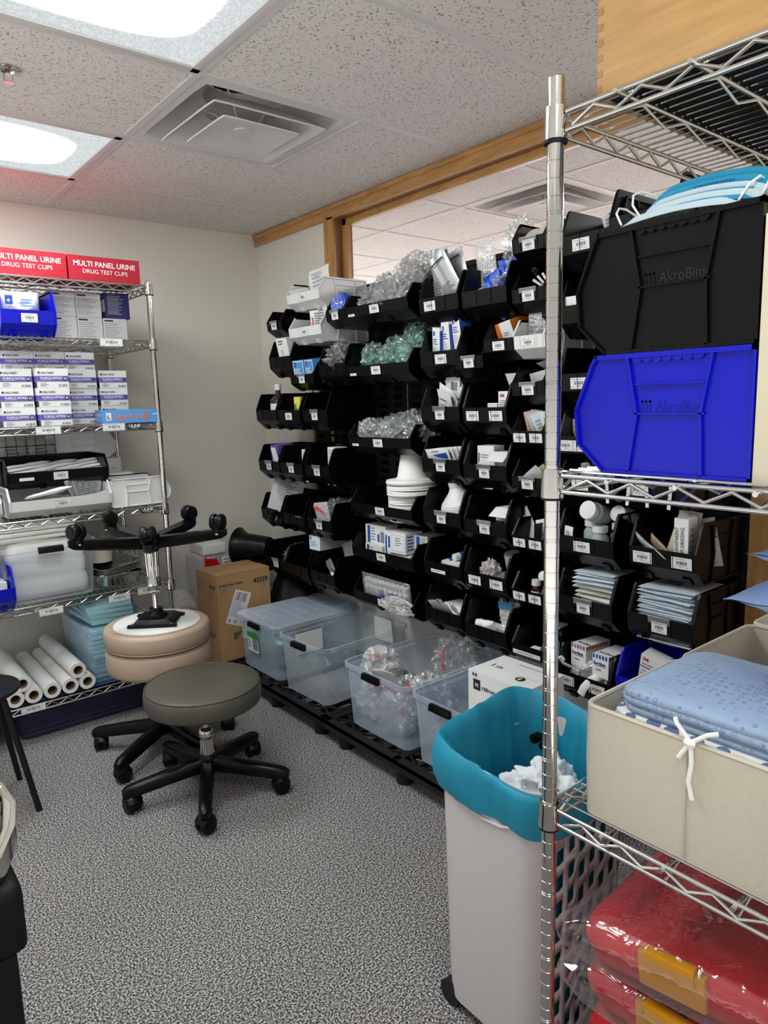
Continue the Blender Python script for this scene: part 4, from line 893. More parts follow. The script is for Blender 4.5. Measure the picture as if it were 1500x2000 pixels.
gel('white gel carton at the far right behind the others', at(X, -.145, .12, .09, 0, 0, 10), .07, .06, .13)
X = wide['big6']
for i in range(9): bottle('small white capped vial in the long plastic bag, one of a row', at(X, .15 - i * .033, .225, .045, -8), .015, .085, 'paper', 'white', .68, .85, 'white capped vials in a bag', 'purple' if i in (3, 5, 6) else 'cardg')
pouch('plastic_bag', 'long clear bag holding the row of white capped vials', .33, .12, .05, 'film', at(X, .02, .225, .035, -8), (), 31, cat='bag', n=24)
bag('crumpled clear end of the vial bag hanging over the front lip', at(X, -.10, .27, .015), .10, .022, .04, 33, 'filmw')
# --- third group
G1, G2, G3 = -1.828, -2.052, -2.247
X = B('a3', G1, 1.781, 'M', bl + 'with tall foil pouches in front of the glass', cards=[(.045, 4011)])
for i, (x, y, ry, rx, l, ln) in enumerate(((.06, .19, -2, -8, 'leftmost narrow foil pouch leaning in the top bin', .075), (.015, .18, 12, -6, 'second foil pouch from the left in the top bin', .085), (-.02, .15, 16, -2, 'foil pouch with handwriting, rear of the top bin', .11), (-.055, .20, 26, -10, 'rightmost foil pouch with ribbed printing in the top bin', .09))):
    pouch('foil_pouch', l, ln, .235, .02, 'foil', at(X, x, y, .045, rx, ry, 0), [('l', .012, .02, ln - .012, .12, 10, 'inkg'), ('r', .01, .2, ln - .01, .206, 'ink')] + ([('t', .03, .15, .035, 'Ke', 'ink', .01)] if i == 2 else []), i + 2, cat='packet')
X = B('b3', G2, 1.777, 'M', bl + 'with blue packs and a clear bag, right of the foil pouches')
t = bottle('white and blue lidded tub lying at the front of the top middle bin', at(X, .05, .19, .045, -35, 0, 20), .036, .06, 'navy', 'white', .8, 1.0, name='tub', caph=.2)
for i, (x, y, z, ry) in enumerate(((.0, .17, .04, 20), (-.04, .15, .06, 35), (-.05, .19, .02, 50), (-.02, .13, .08, 10))): pouch('blue_pack', 'crumpled blue pack %s in the top middle bin' % ('at the left', 'in the middle', 'at the right', 'at the back')[i], .075, .13, .02, 'bluecap', at(X, x, y, z, -8, ry, 10 * i), (), i + 7, group=None)
pouch('plastic_bag', 'milky clear bag standing at the left over the blue packs', .09, .22, .03, 'filmw', at(X, .055, .17, .06, 0, 10, 0), [('t', .05, .10, .012, 'LOT', 'ink')], 6, cat='bag')
bag('crinkled clear bag rising high over the blue packs against the glass', at(X, -.055, .14, .10, 0, 0, 20), .06, .05, .115, 41, 'film', sub=5)
bag('small crinkled clear bag low over the blue packs', at(X, -.04, .2, .05), .06, .05, .05, 43, 'film', sub=4)
X = B('c3', G3, 1.91, 'S', bl + 'with two cream foam pads, highest beside the near chrome post', card=4021)
for i, (x, ry) in enumerate(((.03, -25), (-.03, -32))):
    mb = MB(); mb.lathe([(.001, 0), (.034, 0), (.038, .008), (.034, .017), (.001, .018)], 'foam', 28); mb.build('foam_pad', X=at(X, x, .2, .075 + .012 * i, -55, ry), label='cream foam pad at the %s in the highest bin' % ('left' if i == 0 else 'right'), cat='pad', group='cream foam pads')
X = B('d3', G3, 1.753, 'S', bl + 'with a few small sticks, under the foam pad bin', card=4022)
for i in range(4): mb = MB(); mb.box(-.004, .004, 0, .002, 0, .06, 'paper'); mb.build('swab_packet', X=at(X, -.02 - .008 * i, .2, .07, -20, 50 - 14 * i), label='thin white swab packet beside the near chrome post', cat='packet', group='thin white swab packets')
X = B('e3', G1, 1.585, 'M', bl + 'with three tall white and blue cartons', cards=[(-.01, 4031)])
for i, (x, z, ry, l) in enumerate(((.06, .06, -10, 'leftmost and lowest of the three white and blue cartons'), (.0, .075, -2, 'middle of the three white and blue cartons'), (-.06, .095, 3, 'rightmost and tallest placed of the three white and blue cartons'))):
    carton('gauze_carton', l, .052, .05, .13, 'paper', at(X, x, .20, z, -6, ry, -12), [('r', .006, .1, .018, .116, 'royal'), ('l', .006, .065, .046, .09, 3, 'royal'), ('l', .006, .03, .04, .06, 4, 'inkl'), ('p', [(.02, 0), (.052, 0), (.052, .03), (.045, .03)], 'royal')], [('r', 0, .03, .05, .12, 'royal')], group='white and blue cartons')
X = B('f3', -1.98, 1.556, 'S', bl + 'with white and purple leaflets at right, under the blue packs', card=4032)
leafs('leaflet', 'white and purple leaflet standing in a narrow black bin', .045, .10, 'paper', at(X, -.03, .18, .03), 5, [('r', .03, .01, .036, .09, 'purple'), ('r', .038, .0, .045, .09, 'purple')])
X = B('g3', -2.12, 1.605, 'S', bl + 'with the orange and white carton', cards=[(0, 4033)])
carton('orange_carton', 'white carton with an orange side in a narrow black bin', .085, .10, .09, 'card', at(X, -.0, .16, .06, -18, 8, -10), [('r', 0, 0, .025, .09, 'orange'), ('l', .035, .04, .075, .055, 2, 'inkg')], [('r', 0, 0, .1, .09, 'orange')])
X = B('h3', G3, 1.606, 'S', 'white stacking bin with clear pouches beside the near chrome post', 'white', cards=[(0, 4034)])
pouch('packet', 'clear pouch standing at the left in the white bin by the post', .055, .10, .02, 'filmw', at(X, .03, .2, .05, -6, -5), [('l', .01, .02, .045, .09, 5, 'inkg')], 3)
for i in range(3): pouch('packet', 'clear pouch tipped to the right in the white bin by the post', .05, .09, .015, 'filmw', at(X, -.02, .15 + .02 * i, .04, -6, 50 - 12 * i), [('l', .01, .02, .04, .08, 4, 'ink')], 4 + i, group='clear pouches tipped right')
X = B('i3', G1, 1.38, 'M', bl + 'fanned with white and pale blue packets', card=4041)
for i, (x, z, ry, rx) in enumerate(((.05, .08, -28, -20), (.02, .10, -8, -4), (-.02, .11, 24, -6), (-.045, .07, 40, -14), (.03, .06, -18, -28), (-.01, .05, 8, -26), (-.055, .06, 20, -10))):
    pouch('gauze_packet', ('far left', 'tall left', 'highest', 'far right', 'low front left', 'low front middle', 'right rear')[i] + ' white packet in the fanned packet bin', .075, .11, .004, 'padblue' if i % 3 == 2 else 'paper', at(X, x, .20 - .012 * (i % 4), z, rx, ry, 0), [('l', .01, .02, .06, .05, 3, 'inkg'), ('b', .03, .06, .065, .09) if i % 2 else ('r', .01, .07, .05, .075, 'royal')], i)
X = B('j3', G2, 1.376, 'M', bl + 'with an open white carton of tape at right, two labels', cards=[(.055, 4042), (-.055, 4043)])
carton('tape_carton', 'open white carton with red letters standing at right in its black bin', .062, .07, .10, 'card', at(X, -.055, .19, .05), [('t', .006, .08, .016, '3M', 'redp', .03), ('l', .006, .03, .05, .07, 6, 'inkg'), ('r', .008, .01, .016, .018, 'green')], [('l', .01, .02, .06, .08, 5, 'inkl')], flap=(60, .07))
carton('tape_carton', 'small plain white carton left of the open tape carton', .045, .06, .06, 'card', at(X, .0, .20, .05), [('r', .02, .02, .022, .04, 'inkg')])
X = B('k3', G3, 1.454, 'S', bl + 'with an open white dispenser box by the post', card=4044)
carton('dispenser_box', 'open white dispenser box with slanted front by the near post', .085, .09, .09, 'cardg', at(X, -.01, .15, .03, -10, 10), [('r', .01, .02, .075, .06, 'ink')], flap=(35, .05))
X = B('l3', G1, 1.184, 'M', bl + 'with slanted white and blue packets and a blue carton', card=4051)
for i in range(9): pouch('dressing_packet', 'white and blue dressing packet in the slanted row', .11, .065, .004, 'paper', at(X, .035 - .012 * i, .235 - .013 * i, .075 + .001 * i, -22, 6, 6), [('l', .03, .05, .08, .056, 1, 'ink'), ('p', [(.03, .04), (.10, .045), (.10, .02), (.07, .025)], 'royal')] if i < 2 else (), i, group='white and blue dressing packets')
carton('blue_carton', 'bright blue and white carton behind the slanted dressing packets', .085, .06, .085, 'card', at(X, -.055, .10, .085), [('r', 0, .03, .025, .085, 'sky'), ('r', .04, .0, .085, .03, 'royal'), ('l', .03, .06, .08, .075, 1, 'navy')])
X = B('m3', G2, 1.174, 'M', bl + 'filled with white strip cartons', card=4052)
for i, (x, z, w_, h_, l, fl) in enumerate(((.035, .075, .075, .085, 'upper left white strip carton', None), (-.045, .085, .075, .055, 'open upper right white strip carton with flap', (-40, .05)), (.03, .004, .07, .07, 'lower left white strip carton', None), (-.05, .004, .055, .07, 'lower right white strip carton', None))):
    carton('strip_carton', l, w_, .06, h_, 'card', at(X, x, .20, z, 0, 0, 3 - 4 * i), [('r', .004, h_ * .3, .009, h_ * .7, 'ink'), ('l', .014, h_ * .45, w_ - .008, h_ * .65, 2, 'inkg'), ('r', .006, .006, .02, .018, 'inkg')], [('l', .01, .01, .05, h_ - .01, 4, 'inkl')], flap=fl)
X = B('n3', G3, 1.297, 'S', bl + 'with assorted narrow packets and two labels, left of the post', cards=[(.034, 4053), (-.034, 4054)])
for i, (x, ry, m_) in enumerate(((.04, -10, 'cardg'), (.02, 12, 'skin'), (-.01, 20, 'cardg'), (-.035, 25, 'padblue'), (-.05, 12, 'paper'))): pouch('dressing_packet', ('grey leftmost', 'pinkish', 'grey middle', 'pale green', 'white rightmost')[i] + ' narrow packet in the small bin with two labels', .045, .11, .005, m_, at(X, x, .2, .03, -6, ry, 30), [('l', .008, .02, .035, .09, 6, 'inkl')], i)
X = B('o3', G1, .984, 'M', bl + 'with nested white plastic funnels', card=4061)
def funnel(label, M_, top=False, group=None):
    return MB().lathe([(.075, 0), (.072, .006)] + ([(.034, .045), (.026, .06), (.027, .082), (.022, .084), (.001, .084)] if top else [(.05, .016), (.045, .01)]), 'white', 40, c0=False, c1=top).build('funnel', X=M_, label=label, cat='funnel', group=group, ang=30)
for i in range(9): funnel('white plastic funnel nested under the top one', at(X, -.012, .185, .055 + .0075 * i, -14, 6), False, 'nested white funnels')
funnel('topmost white plastic funnel of the nest, spout upward', at(X, -.012, .183, .124, -14, 6), True); 
funnel('single white funnel standing behind the nest near the panel', at(X, -.05, .07, .09, 0, 20), True)
X = B('p3', G2, .972, 'M', bl + 'with an open navy and white carton', card=4062)
carton('navy_carton', 'open navy and white carton in the bin right of the funnels', .085, .09, .11, 'paper', at(X, -.045, .17, .03), [('r', 0, 0, .085, .062, 'navy'), ('t', .01, .042, .013, 'Telfa', 'card', .02), ('l', .01, .01, .08, .03, 2, 'card'), ('r', .01, .075, .018, .088, 'ink')], [('r', 0, 0, .09, .062, 'navy')], flap=(-35, .05))
carton('white_carton', 'white carton with blue top edge behind the navy carton', .06, .05, .07, 'cardg', at(X, -.06, .06, .115), [('r', 0, .062, .06, .07, 'royal'), ('l', .01, .02, .05, .05, 2, 'ink')])
X = B('q3', -2.247, 1.142, 'S', bl + 'with beige paper envelopes, level with the shelf collar', card=4102)
for i in range(6): pouch('paper_envelope', 'beige paper envelope in the bin beside the shelf collar', .09, .08, .004, 'beige' if i % 2 else 'paper', at(X, -.01 - .01 * i, .20 - .02 * i, .03 + .003 * i, -30, 40 - 4 * i, 10), (), i, group='beige paper envelopes')
X = B('r3', G3, .939, 'S', bl + 'with long dotted paper strips, left of the post below the collar', cards=[(.034, 4063), (-.034, 4064)])
leafs('paper_packet', 'long white strip with black dots leaning in the small bin', .05, .16, 'paper', at(X, .01, .2, .02, 10, 38, 0), 3, [('r', .02, .12, .023, .123, 'ink'), ('r', .03, .13, .033, .133, 'ink'), ('r', .02, .14, .023, .143, 'ink')])
leafs('paper_packet', 'crinkled white packet at right of the dotted strip', .05, .10, 'paper', at(X, -.035, .21, .03, 0, 15, 0), 4, [('l', .008, .02, .04, .08, 7, 'inkl')])
carton('black_divider', 'black divider standing in the small bin with the dotted strip', .004, .10, .11, 'black', at(X, -.012, .2, .005))
X = B('s3', G1, .779, 'M', bl + 'with white and blue tubes lying down')
for i, (x, z, y) in enumerate(((.02, .088, .225), (-.012, .085, .235), (-.045, .088, .225), (-.077, .09, .23), (-.03, .118, .215))):
    t = thing('ointment_tube', 'white and blue tube lying in the bin, %s' % ('leftmost', 'second from left', 'third from left', 'rightmost', 'on top')[i], 'tube', at(X, x, y, z, 82, 0, -12), 'white and blue tubes'); MB().lathe([(.015, 0), (.015, .11), (.001, .11)], 'royal' if i != 1 else 'paper', 20).build('tube_body', t); MB().lathe([(.001, -.02), (.013, -.02), (.0155, -.018), (.0155, .006), (.001, .006)], 'white', 20).build('cap', t)
mb = MB(); mb.dec(FM((.02, .99 * LB + .002, .062), (-1, 0, 0), (0, .1, 1)), [('r', -.04, -.008, .04, .006, 'card'), ('l', -.03, -.004, .03, .003, 1, 'inkg')])
mb.build('label_strip', [o for o in C.objects if o.get('label') == bl + 'with white and blue tubes lying down'][0])
X = B('t3', G2, .775, 'M', bl + 'with bagged bandages and a printed canister', cards=[(.05, 4071), (-.055, 4072)])
bag('clear bag of tan bandages at the left of the bandage bin', at(X, .04, .2, .03, -10, -10), .042, .04, .055, 51, 'filmw', lambda mb: [mb.rbox(-.02 + .012 * k, -.01 + .012 * k, -.02, .02, .02, .09, 'skin', .003, 2) for k in range(4)])
MB().lathe([(.001, 0), (.032, 0), (.032, .06), (.001, .06)], 'cardg', 28).build('roll_canister', X=at(X, -.02, .13, .10, -15), label='grey printed bandage roll at the back of the bandage bin', cat='roll')
bag('small crinkled clear bag at right in the bandage bin', at(X, -.05, .22, .02), .035, .03, .04, 53, 'film', lambda mb: mb.rbox(-.02, .02, -.01, .01, .0, .05, 'skin', .003, 2))
X = B('u3', G3, .75, 'S', bl + 'with small amber bottles, left of the post', cards=[(.034, 4073), (-.034, 4074)])
for i, (x, y, z, rx) in enumerate(((.01, .21, .004, 0), (-.05, .22, .004, 0), (-.02, .13, .08, -65))): bottle(('small amber bottle standing in front, left', 'small amber bottle standing in front, right', 'amber bottle lying on top with its white cap facing out')[i] + ' in the small bin', at(X, x, y, z, rx), .018, .095, 'amber', 'white', .7, .75, None, 'paper', caph=.2)
X = B('v3', G1, .589, 'M', bl + 'with wooden stick packets and an open carton')
carton('stick_carton', 'open white and purple carton spilling stick packets', .15, .08, .07, 'paper', at(X, -.005, .16, .03, 0, 0, -8), [('r', 0, .05, .15, .053, 'purple'), ('p', [(.07, 0), (.15, 0), (.15, .045), (.1, .03)], 'royal')], [], flap=(-30, .04))
for i in range(9): pouch('stick_packet', 'white stick packet spilling over the front of its bin', .028, .075, .003, 'paper', at(X, .07 - .014 * i, .215 + .004 * (i % 3), .065 + .004 * (i % 4), -40, 32 - 9 * i, 0), (), i, group='white stick packets')
X = B('w3', G2, .574, 'M', bl + 'with soft white and blue packages')
pouch('soft_package', 'tall soft white package with a blue band at the back right', .10, .15, .05, 'pad', at(X, -.03, .15, .05, 0, 8), [('r', .02, .10, .09, .13, 'sky'), ('l', .02, .05, .08, .08, 2, 'inkl')], 3, n=14)
pouch('soft_package', 'low soft white package with a blue label at the front left', .09, .075, .045, 'pad', at(X, .03, .22, .035, -12, 6), [('r', .015, .02, .075, .045, 'sky')], 5, n=14)
pouch('soft_package', 'clear wrapped white package at the front right of the same bin', .08, .08, .04, 'filmw', at(X, -.05, .22, .03, -8), (), 6, n=14)
X = B('x3', G3, .552, 'S', bl + 'lowest beside the post, with white cartons of remover', cards=None)
for i, (z, l) in enumerate(((.06, 'white and red printed carton'), (.004, 'lower white and red printed carton'))): carton('wipe_carton', l + ' standing in the lowest bin by the post', .06, .06, .072 if i == 0 else .055, 'paper', at(X, -.03, .15, z, 0, 0, 8), [('t', .005, .05, .01, 'PDI', 'ink', .02), ('l', .006, .01, .05, .045, 5, 'redink')], [('l', .006, .01, .05, .05, 5, 'redink')])
carton('wipe_carton', 'flat white carton lying at the front of the lowest bin by the post', .075, .04, .035, 'paper', at(X, -.02, .225, .02, 0, 0, 5), [('t', .005, .008, .01, 'PDI', 'ink', .02)])
mb = MB(); mb.dec(FM((0, .985 * LB + .003, .045), (-1, 0, 0), (0, .1, 1)), [('r', -.06, -.009, .06, .007, 'card'), ('t', -.045, -.004, .009, 'IODINE REMOVER', 'ink')])
mb.build('label_strip', [o for o in C.objects if o.get('label') == bl + 'lowest beside the post, with white cartons of remover'][0])
# --- fourth group, right of the near post
G4, G5 = -2.475, -2.735
X = B('a4', G4, 1.883, 'M', bl + 'highest right of the post, with a grey hang tag', cards=[(.03, 1415)], )
leafs('hang_tag', 'grey rounded hang tag leaning in the highest bin right of the post', .055, .075, 'cardg', at(X, -.05, .22, .085, 8, 22), 3, [('l', .01, .02, .045, .06, 4, 'inkg'), ('r', .026, .066, .03, .07, 'ink')])
for i in range(2): make_bin('empty black bin of the nested pair high on the wall, %s one' % ('rear' if i == 0 else 'front'), T(-.03 - .028 * i, -2.655 - .006 * i, 1.79 + .012 * i, rz=90), 'M', group='nested empty bins')
X = B('b4', G4, 1.68, 'M', bl + 'with green and red bandage cartons')
carton('bandage_carton', 'green and red bandage carton tipped over in its bin', .085, .05, .10, 'card', at(X, -.0, .16, .075, -8, -38), [('r', 0, .045, .085, .10, 'green'), ('r', 0, .0, .085, .045, 'redp'), ('t', .01, .065, .02, 'CURAD', 'card', .02), ('l', .012, .02, .07, .04, 2, 'card')], [('r', 0, 0, .05, .1, 'card')])
carton('bandage_carton', 'white and green bandage carton lying flat in front', .19, .07, .07, 'card', at(X, -.0, .225, .055), [('r', 0, 0, .19, .022, 'green'), ('t', .03, .004, .018, 'CURAD', 'card', .03)])
leafs('paper_sheet', 'white paper sheet standing behind the green bandage carton', .11, .17, 'paper', at(X, -.085, .19, .06, 0, -14), 2)
X = B('c4', G4, 1.475, 'M', bl + 'behind the shelf, with a red and white carton', cards=[(.03, 4724)])
carton('red_topped_carton', 'white carton with a red top and the number 25', .07, .08, .14, 'card', at(X, -.06, .17, .01), [('r', 0, .115, .07, .14, 'maroon'), ('t', .01, .08, .022, '25', 'ink', .03), ('l', .02, .02, .06, .07, 5, 'inkg')], [('r', 0, .115, .08, .14, 'maroon')])
X = B('d4', G4, 1.283, 'M', bl + 'with white packets, beside the front edge of the blue bin', cards=[(.075, 4731), (.02, 4732)])
leafs('paper_packet', 'white packet leaning left in the bin by the blue bin edge', .07, .10, 'paper', at(X, .04, .20, .06, -8, 20), 5, [('l', .01, .02, .06, .08, 5, 'inkl')])
leafs('paper_packet', 'grey packet leaning right in the bin by the blue bin edge', .06, .08, 'cardg', at(X, -.02, .22, .06, -8, -30), 5)
X = B('q4', G4, 1.155, 'N', bl + 'with a soft grey dressing pack, just above the middle shelf', cards=[(.02, 4741)])
pouch('soft_package', 'soft grey dressing pack with two dark holes and a blue strip', .17, .13, .06, 'bottlegrey', at(X, -.01, .19, .04, -10), [('r', .03, .01, .07, .03, 'sky'), ('r', .07, .01, .12, .03, 'card'), ('t', .034, .013, .014, 'ADAPTIC', 'card', .02), ('p', [(.05, .095), (.058, .1), (.065, .095), (.06, .088)], 'ink'), ('p', [(.075, .085), (.083, .088), (.09, .083), (.083, .078)], 'ink')], 3, n=14)
X = B('y4', G5 + .02, 1.155, 'N', bl + 'seen behind the middle shelf edge, with upright tape strips', cards=[(.06, 4742)])
for i in range(4): leafs('tape_strip', 'upright white strip label on the bins behind the shelf edge', .010, .07, 'paper', T(-.312, -2.56 - .065 * i, 1.085, 0, 4 * (-1) ** i, 90), 1, [('l', .002, .01, .008, .06, 5, 'inkg')], group='upright white strip labels')
X = B('f4', G4, .966, 'M', bl + 'with white capped clear bottles', cards=[(.01, 4224)])
for i, (x, y, z, rx, s) in enumerate(((.03, .19, .045, 0, 1), (-.02, .22, .035, 0, 1.05), (-.07, .19, .045, 0, 1), (.0, .17, .155, -72, 1.25), (-.075, .12, .145, -72, 1.1))):
    bottle(('standing at the left', 'standing in front', 'standing at the right, half hidden', 'lying on top, cap facing out', 'lying on top at the back right')[i] + ', clear bottle with white cap', at(X, x, y, z, rx), .026 * s, .095, 'bottlegrey', 'white', .62, .72, 'clear bottles with white caps', None, caph=.2)
leafs('paper_packet', 'narrow white slip curling at the left in the bottle bin', .03, .07, 'paper', at(X, .065, .255, .06, -8, -8), 2, [('b', .008, .01, .022, .06)], .2)
X = B('g4', G5, .966, 'M', bl + 'with a tall transparent film dressing carton', cards=[(.06, 5515), (-.06, 5577)])
carton('dressing_carton', 'tall narrow white carton lettered transparent film dressing', .042, .05, .145, 'paper', at(X, -.045, .225, .045, -2), [], [('l', .01, .02, .04, .12, 6, 'inkl')], flap=(20, .01))
mb = MB(); mb.text('TRANSPARENT', .0155, 'ink', FM((.008, .0262, .035), (0, 0, 1), (1, 0, 0)), .0, fit=.085); mb.text('FILM DRESSING', .0155, 'ink', FM((-.009, .0262, .032), (0, 0, 1), (1, 0, 0)), .0, fit=.088); mb.build('lettering', [o for o in C.objects if 'transparent film dressing' in o.get('label', '') and 'tall narrow' in o['label']][0])
for i, (x, y, z, rx, ry, m_, w_, h_, l) in enumerate(((.065, .21, .06, -50, -35, 'paper', .12, .09, 'white folded packet drooping at the left of the dressing bin'), (.035, .20, .06, -48, -40, 'skin', .11, .09, 'peach packet under the drooping white one'), (.01, .20, .04, 2, -16, 'beige', .055, .16, 'cream packet leaning behind the drooping ones'), (-.01, .17, .05, 2, -6, 'paper', .07, .15, 'white packet with handwriting in the middle of the dressing bin'), (-.08, .16, .04, 2, 14, 'cardg', .09, .14, 'pale grey packet tipped at the right of the dressing bin'))):
    pouch('dressing_packet', l, w_, h_, .008, m_, at(X, x, y, z, rx, ry), [('l', .015, .08, w_ - .015, h_ - .02, 3, 'inkl')], i)
carton('tan_carton', 'tan carton standing behind the packets in the dressing bin', .07, .05, .12, 'carton', at(X, .01, .09, .004))
pad0 = None
def padstack(X, n, w_, d_, t_, m, label, grp, x, y, jit=.006):
    global pad0
    mb = MB(); mb.grid(lambda u, v: ((u - .5) * w_, (v - .5) * d_, t_ * .42 * min(1, .35 + 9 * min(u, 1 - u)) * min(1, .35 + 9 * min(v, 1 - v))), 10, 10, m); mb.grid(lambda u, v: ((u - .5) * w_, (v - .5) * d_, -t_ * .42 * min(1, .35 + 9 * min(u, 1 - u)) * min(1, .35 + 9 * min(v, 1 - v))), 10, 10, m)
    mb.box(-w_ / 2, w_ / 2, -d_ / 2, d_ / 2, -.0006, .0006, m)
    p = mb.build('gauze_pad', label=label, cat='pad', group=grp, ang=60)
    for i in range(n):
        o = p if i == 0 else dup(p, Matrix(), label, grp); o.matrix_basis = at(X, x + RNG.uniform(-jit, jit), y + RNG.uniform(-jit, jit), .008 + t_ * .92 * (i + .5), RNG.uniform(-2, 2), RNG.uniform(-2, 2), RNG.uniform(-4, 4))
    return o
X = B('h4', G4, .767, 'M', bl + 'with a stack of white folded pads', card=2906)
o = padstack(X, 7, .15, .16, .0195, 'pad', 'thick white folded pad in the stack nearest the post', 'thick white pads', -.01, .16)
o = padstack(X @ T(0, 0, .128), 5, .15, .15, .009, 'padblue', 'thin white packet on top of the thick folded pads', 'thin packets on thick pads', -.01, .17)
X = B('i4', G5, .765, 'M', bl + 'packed with pale blue paper packets', card=6004)
o = padstack(X, 22, .172, .20, .0082, 'padblue', 'pale blue paper packet in the even stack', 'pale blue paper packets', .0, .15, .003); o['label'] = 'topmost pale blue paper packet, printed with barcodes'
mb = MB(); mb.dec(FM((.02, 0, .0045), (-1, 0, 0), (0, -1, 0)), [('b', -.03, -.03, .03, -.005), ('r', -.03, .01, .02, .03, 'inkg')]); mb.build('printing', o)
X = B('j4', G4, .51, 'M', bl + 'with netting cartons and clear bags of netting', cards=[(.06, 1923), (-.055, 1924)])
def netc(label, M_, c1, c2):
    return carton('netting_carton', label, .062, .12, .075, 'paper', M_, [(('r'), .002 + k * .012, .062, .009 + k * .012, .075, c1 if k % 2 else c2) for k in range(5)] + [('t', .004, .042, .014, 'Surgilast', 'navy', .03), ('r', .01, .038, .055, .0395, 'navy'), ('l', .015, .02, .045, .03, 1, 'inkg')],
                  [('r', .004 + k * .012, .062, .011 + k * .012, .075, c1) for k in range(9)] + [('t', .03, .02, .03, 'Surgi', 'ink', .03)], [('t', .008, .02, .016, 'Surgilast', 'ink', .03)])
netc('netting carton with red and purple edge stripes, left one', at(X, .04, .17, .105, 0, 0, -6), 'redink', 'purple'); netc('netting carton with blue edge stripes, right one', at(X, -.055, .19, .10, 0, 0, -4), 'royal', 'royal')
for i, (x, y) in enumerate(((.045, .20), (-.0, .2), (-.06, .20))): pouch('netting_bag', 'clear bag of white netting, %s of three under the cartons' % ('left', 'middle', 'right')[i], .075, .115 if i != 1 else .13, .06, 'filmw', at(X, x, y + .012, .006), (), 60 + i, cat='bag', n=14)
for i, (pts, l) in enumerate((([(.07, .24, .10), (.085, .26, .115), (.092, .27, .135), (.08, .275, .142), (.074, .27, .13)], 'thin white netting tube curling out at the left'), ([(-.045, .235, .10), (-.03, .27, .09), (-.015, .285, .065), (-.005, .287, .04)], 'flat white netting strip hanging over the front'))):
    MB().tube(pts, .005 if i == 0 else .013, 'pad', 10, flat=1 if i == 0 else .3).build('netting_tube', X=X, label=l, cat='netting')
X = wallX(-2.70, .455); make_bin('blue stacking bin low on the wall behind the cream fabric boxes', X, 'M', 'blue', name='stacking_bin')
mb = MB(); mb.dec(FM((.1035, .25, .10), (0, .35, -1), (0, 1, .35)), [('r', -.03, -.006, .045, .006, 'card'), ('l', -.02, -.003, .04, .003, 1, 'inkg')])
mb.build('side_label', [o for o in C.objects if str(o.get('label', '')).startswith('blue stacking bin low on the wall')][0])
carton('strip_carton', 'white carton with red letters and purple line in the low blue bin', .075, .05, .10, 'card', at(X, .02, .20, .075, -10, -12), [('t', .006, .082, .016, '3M', 'redp', .03), ('t', .006, .068, .01, 'Steri-Strip', 'ink'), ('r', 0, .058, .075, .062, 'purple'), ('l', .006, .02, .06, .05, 3, 'inkl')], [('r', 0, 0, .05, .1, 'cardg')])
# ------------------------------------------------------------ left wire shelving: contents (fronts face -y: rz=180)
def LF(x, y, z, rz=0): return T(x, y, z, rz=180 + rz)
Z = [1.942, 1.705, 1.343, .965, .604, .1825]
def redbox(x0, label, pad=''):
    f = [('t', .022, .058, .032, 'MULTI PANEL URINE', 'card', .02), ('t', .06, .028, .026, 'DRUG TEST CUPS', 'card', .0), ('t', .07, .088, .013, 'EXP 09/28/2026', 'maroon')]
    t = carton('drug_test_carton', label, .30, .24, .102, 'red', LF(x0 + .15, -.465, Z[0]), (), cat='box', group='red cartons'); mb = MB(); F = FM((.15, .12, 0), (-1, 0, 0), (0, 0, 1))
    mb.text('MULTI PANEL URINE', .030, 'card', F @ T(.02, .060, .001), .016, fit=.26); mb.text('DRUG TEST CUPS', .024, 'card', F @ T(.055, .032, .001), 0, fit=.19); mb.text('EXP 09/28/2026', .012, 'maroon', F @ T(.05, .088, .001)); mb.build('lettering', t)
redbox(-1.228, 'red carton of drug test cups at the right end of the top shelf'); redbox(-1.535, 'red carton of drug test cups left of another, on the top shelf')
redbox(-1.845, 'third red carton at the left, mostly outside the photo')
# second shelf
X = LF(-1.412, -.375, Z[1]); make_bin('blue stacking bin of wrapped pads on the second shelf', X, 'M', 'blue', cards=[(0, 1480)])
pouch('pad_package', 'white pack of winged pads with blue logo in the blue bin', .15, .145, .09, 'paper', at(X, .015, .19, .03, -3), [('r', .012, .09, .04, .125, 'royal'), ('t', .018, .097, .024, '+', 'card', .03), ('l', .07, .08, .13, .115, 3, 'sky'), ('t', .012, .065, .013, 'Maxi with Wings', 'navy'), ('p', [(.10, .05), (.125, .05), (.14, .03), (.10, .03)], 'royal')], 2)
pouch('pad_package', 'second white pack rising behind the pack of winged pads', .12, .16, .05, 'paper', at(X, -.02, .10, .03, 0, 12), (), 5)
def testkit(x, z, w, h, label, navy=False, y=-.45, d=.15):
    if navy: return carton('test_kit', label, w, d, h, 'navy', LF(x, y + d / 2, z), [('l', .012, .015, w - .012, h - .012, 13, 'inkl')], [('r', .0, .03, .15, h - .03, 'card')])
    return carton('test_kit', label, w, d, h, 'card', LF(x, y + d / 2, z), [('r', .006, h - .014, .045, h - .007, 'navy'), ('l', .006, .008, w - .008, h - .02, 9, 'inkl')], group='white test kit boxes')
testkit(-1.118, Z[1], .107, .103, 'lower white printed box in the middle column of the second shelf'); testkit(-1.118, Z[1] + .104, .107, .103, 'upper white printed box in the middle column of the second shelf')
testkit(-1.228, Z[1], .107, .103, 'lower white printed box just right of the blue bin'); testkit(-1.228, Z[1] + .104, .107, .103, 'upper white printed box just right of the blue bin')
testkit(-1.008, Z[1], .105, .103, 'single white printed box under the navy box'); testkit(-.992, Z[1] + .104, .11, .112, 'navy blue box with white print at the right of the second shelf', True)
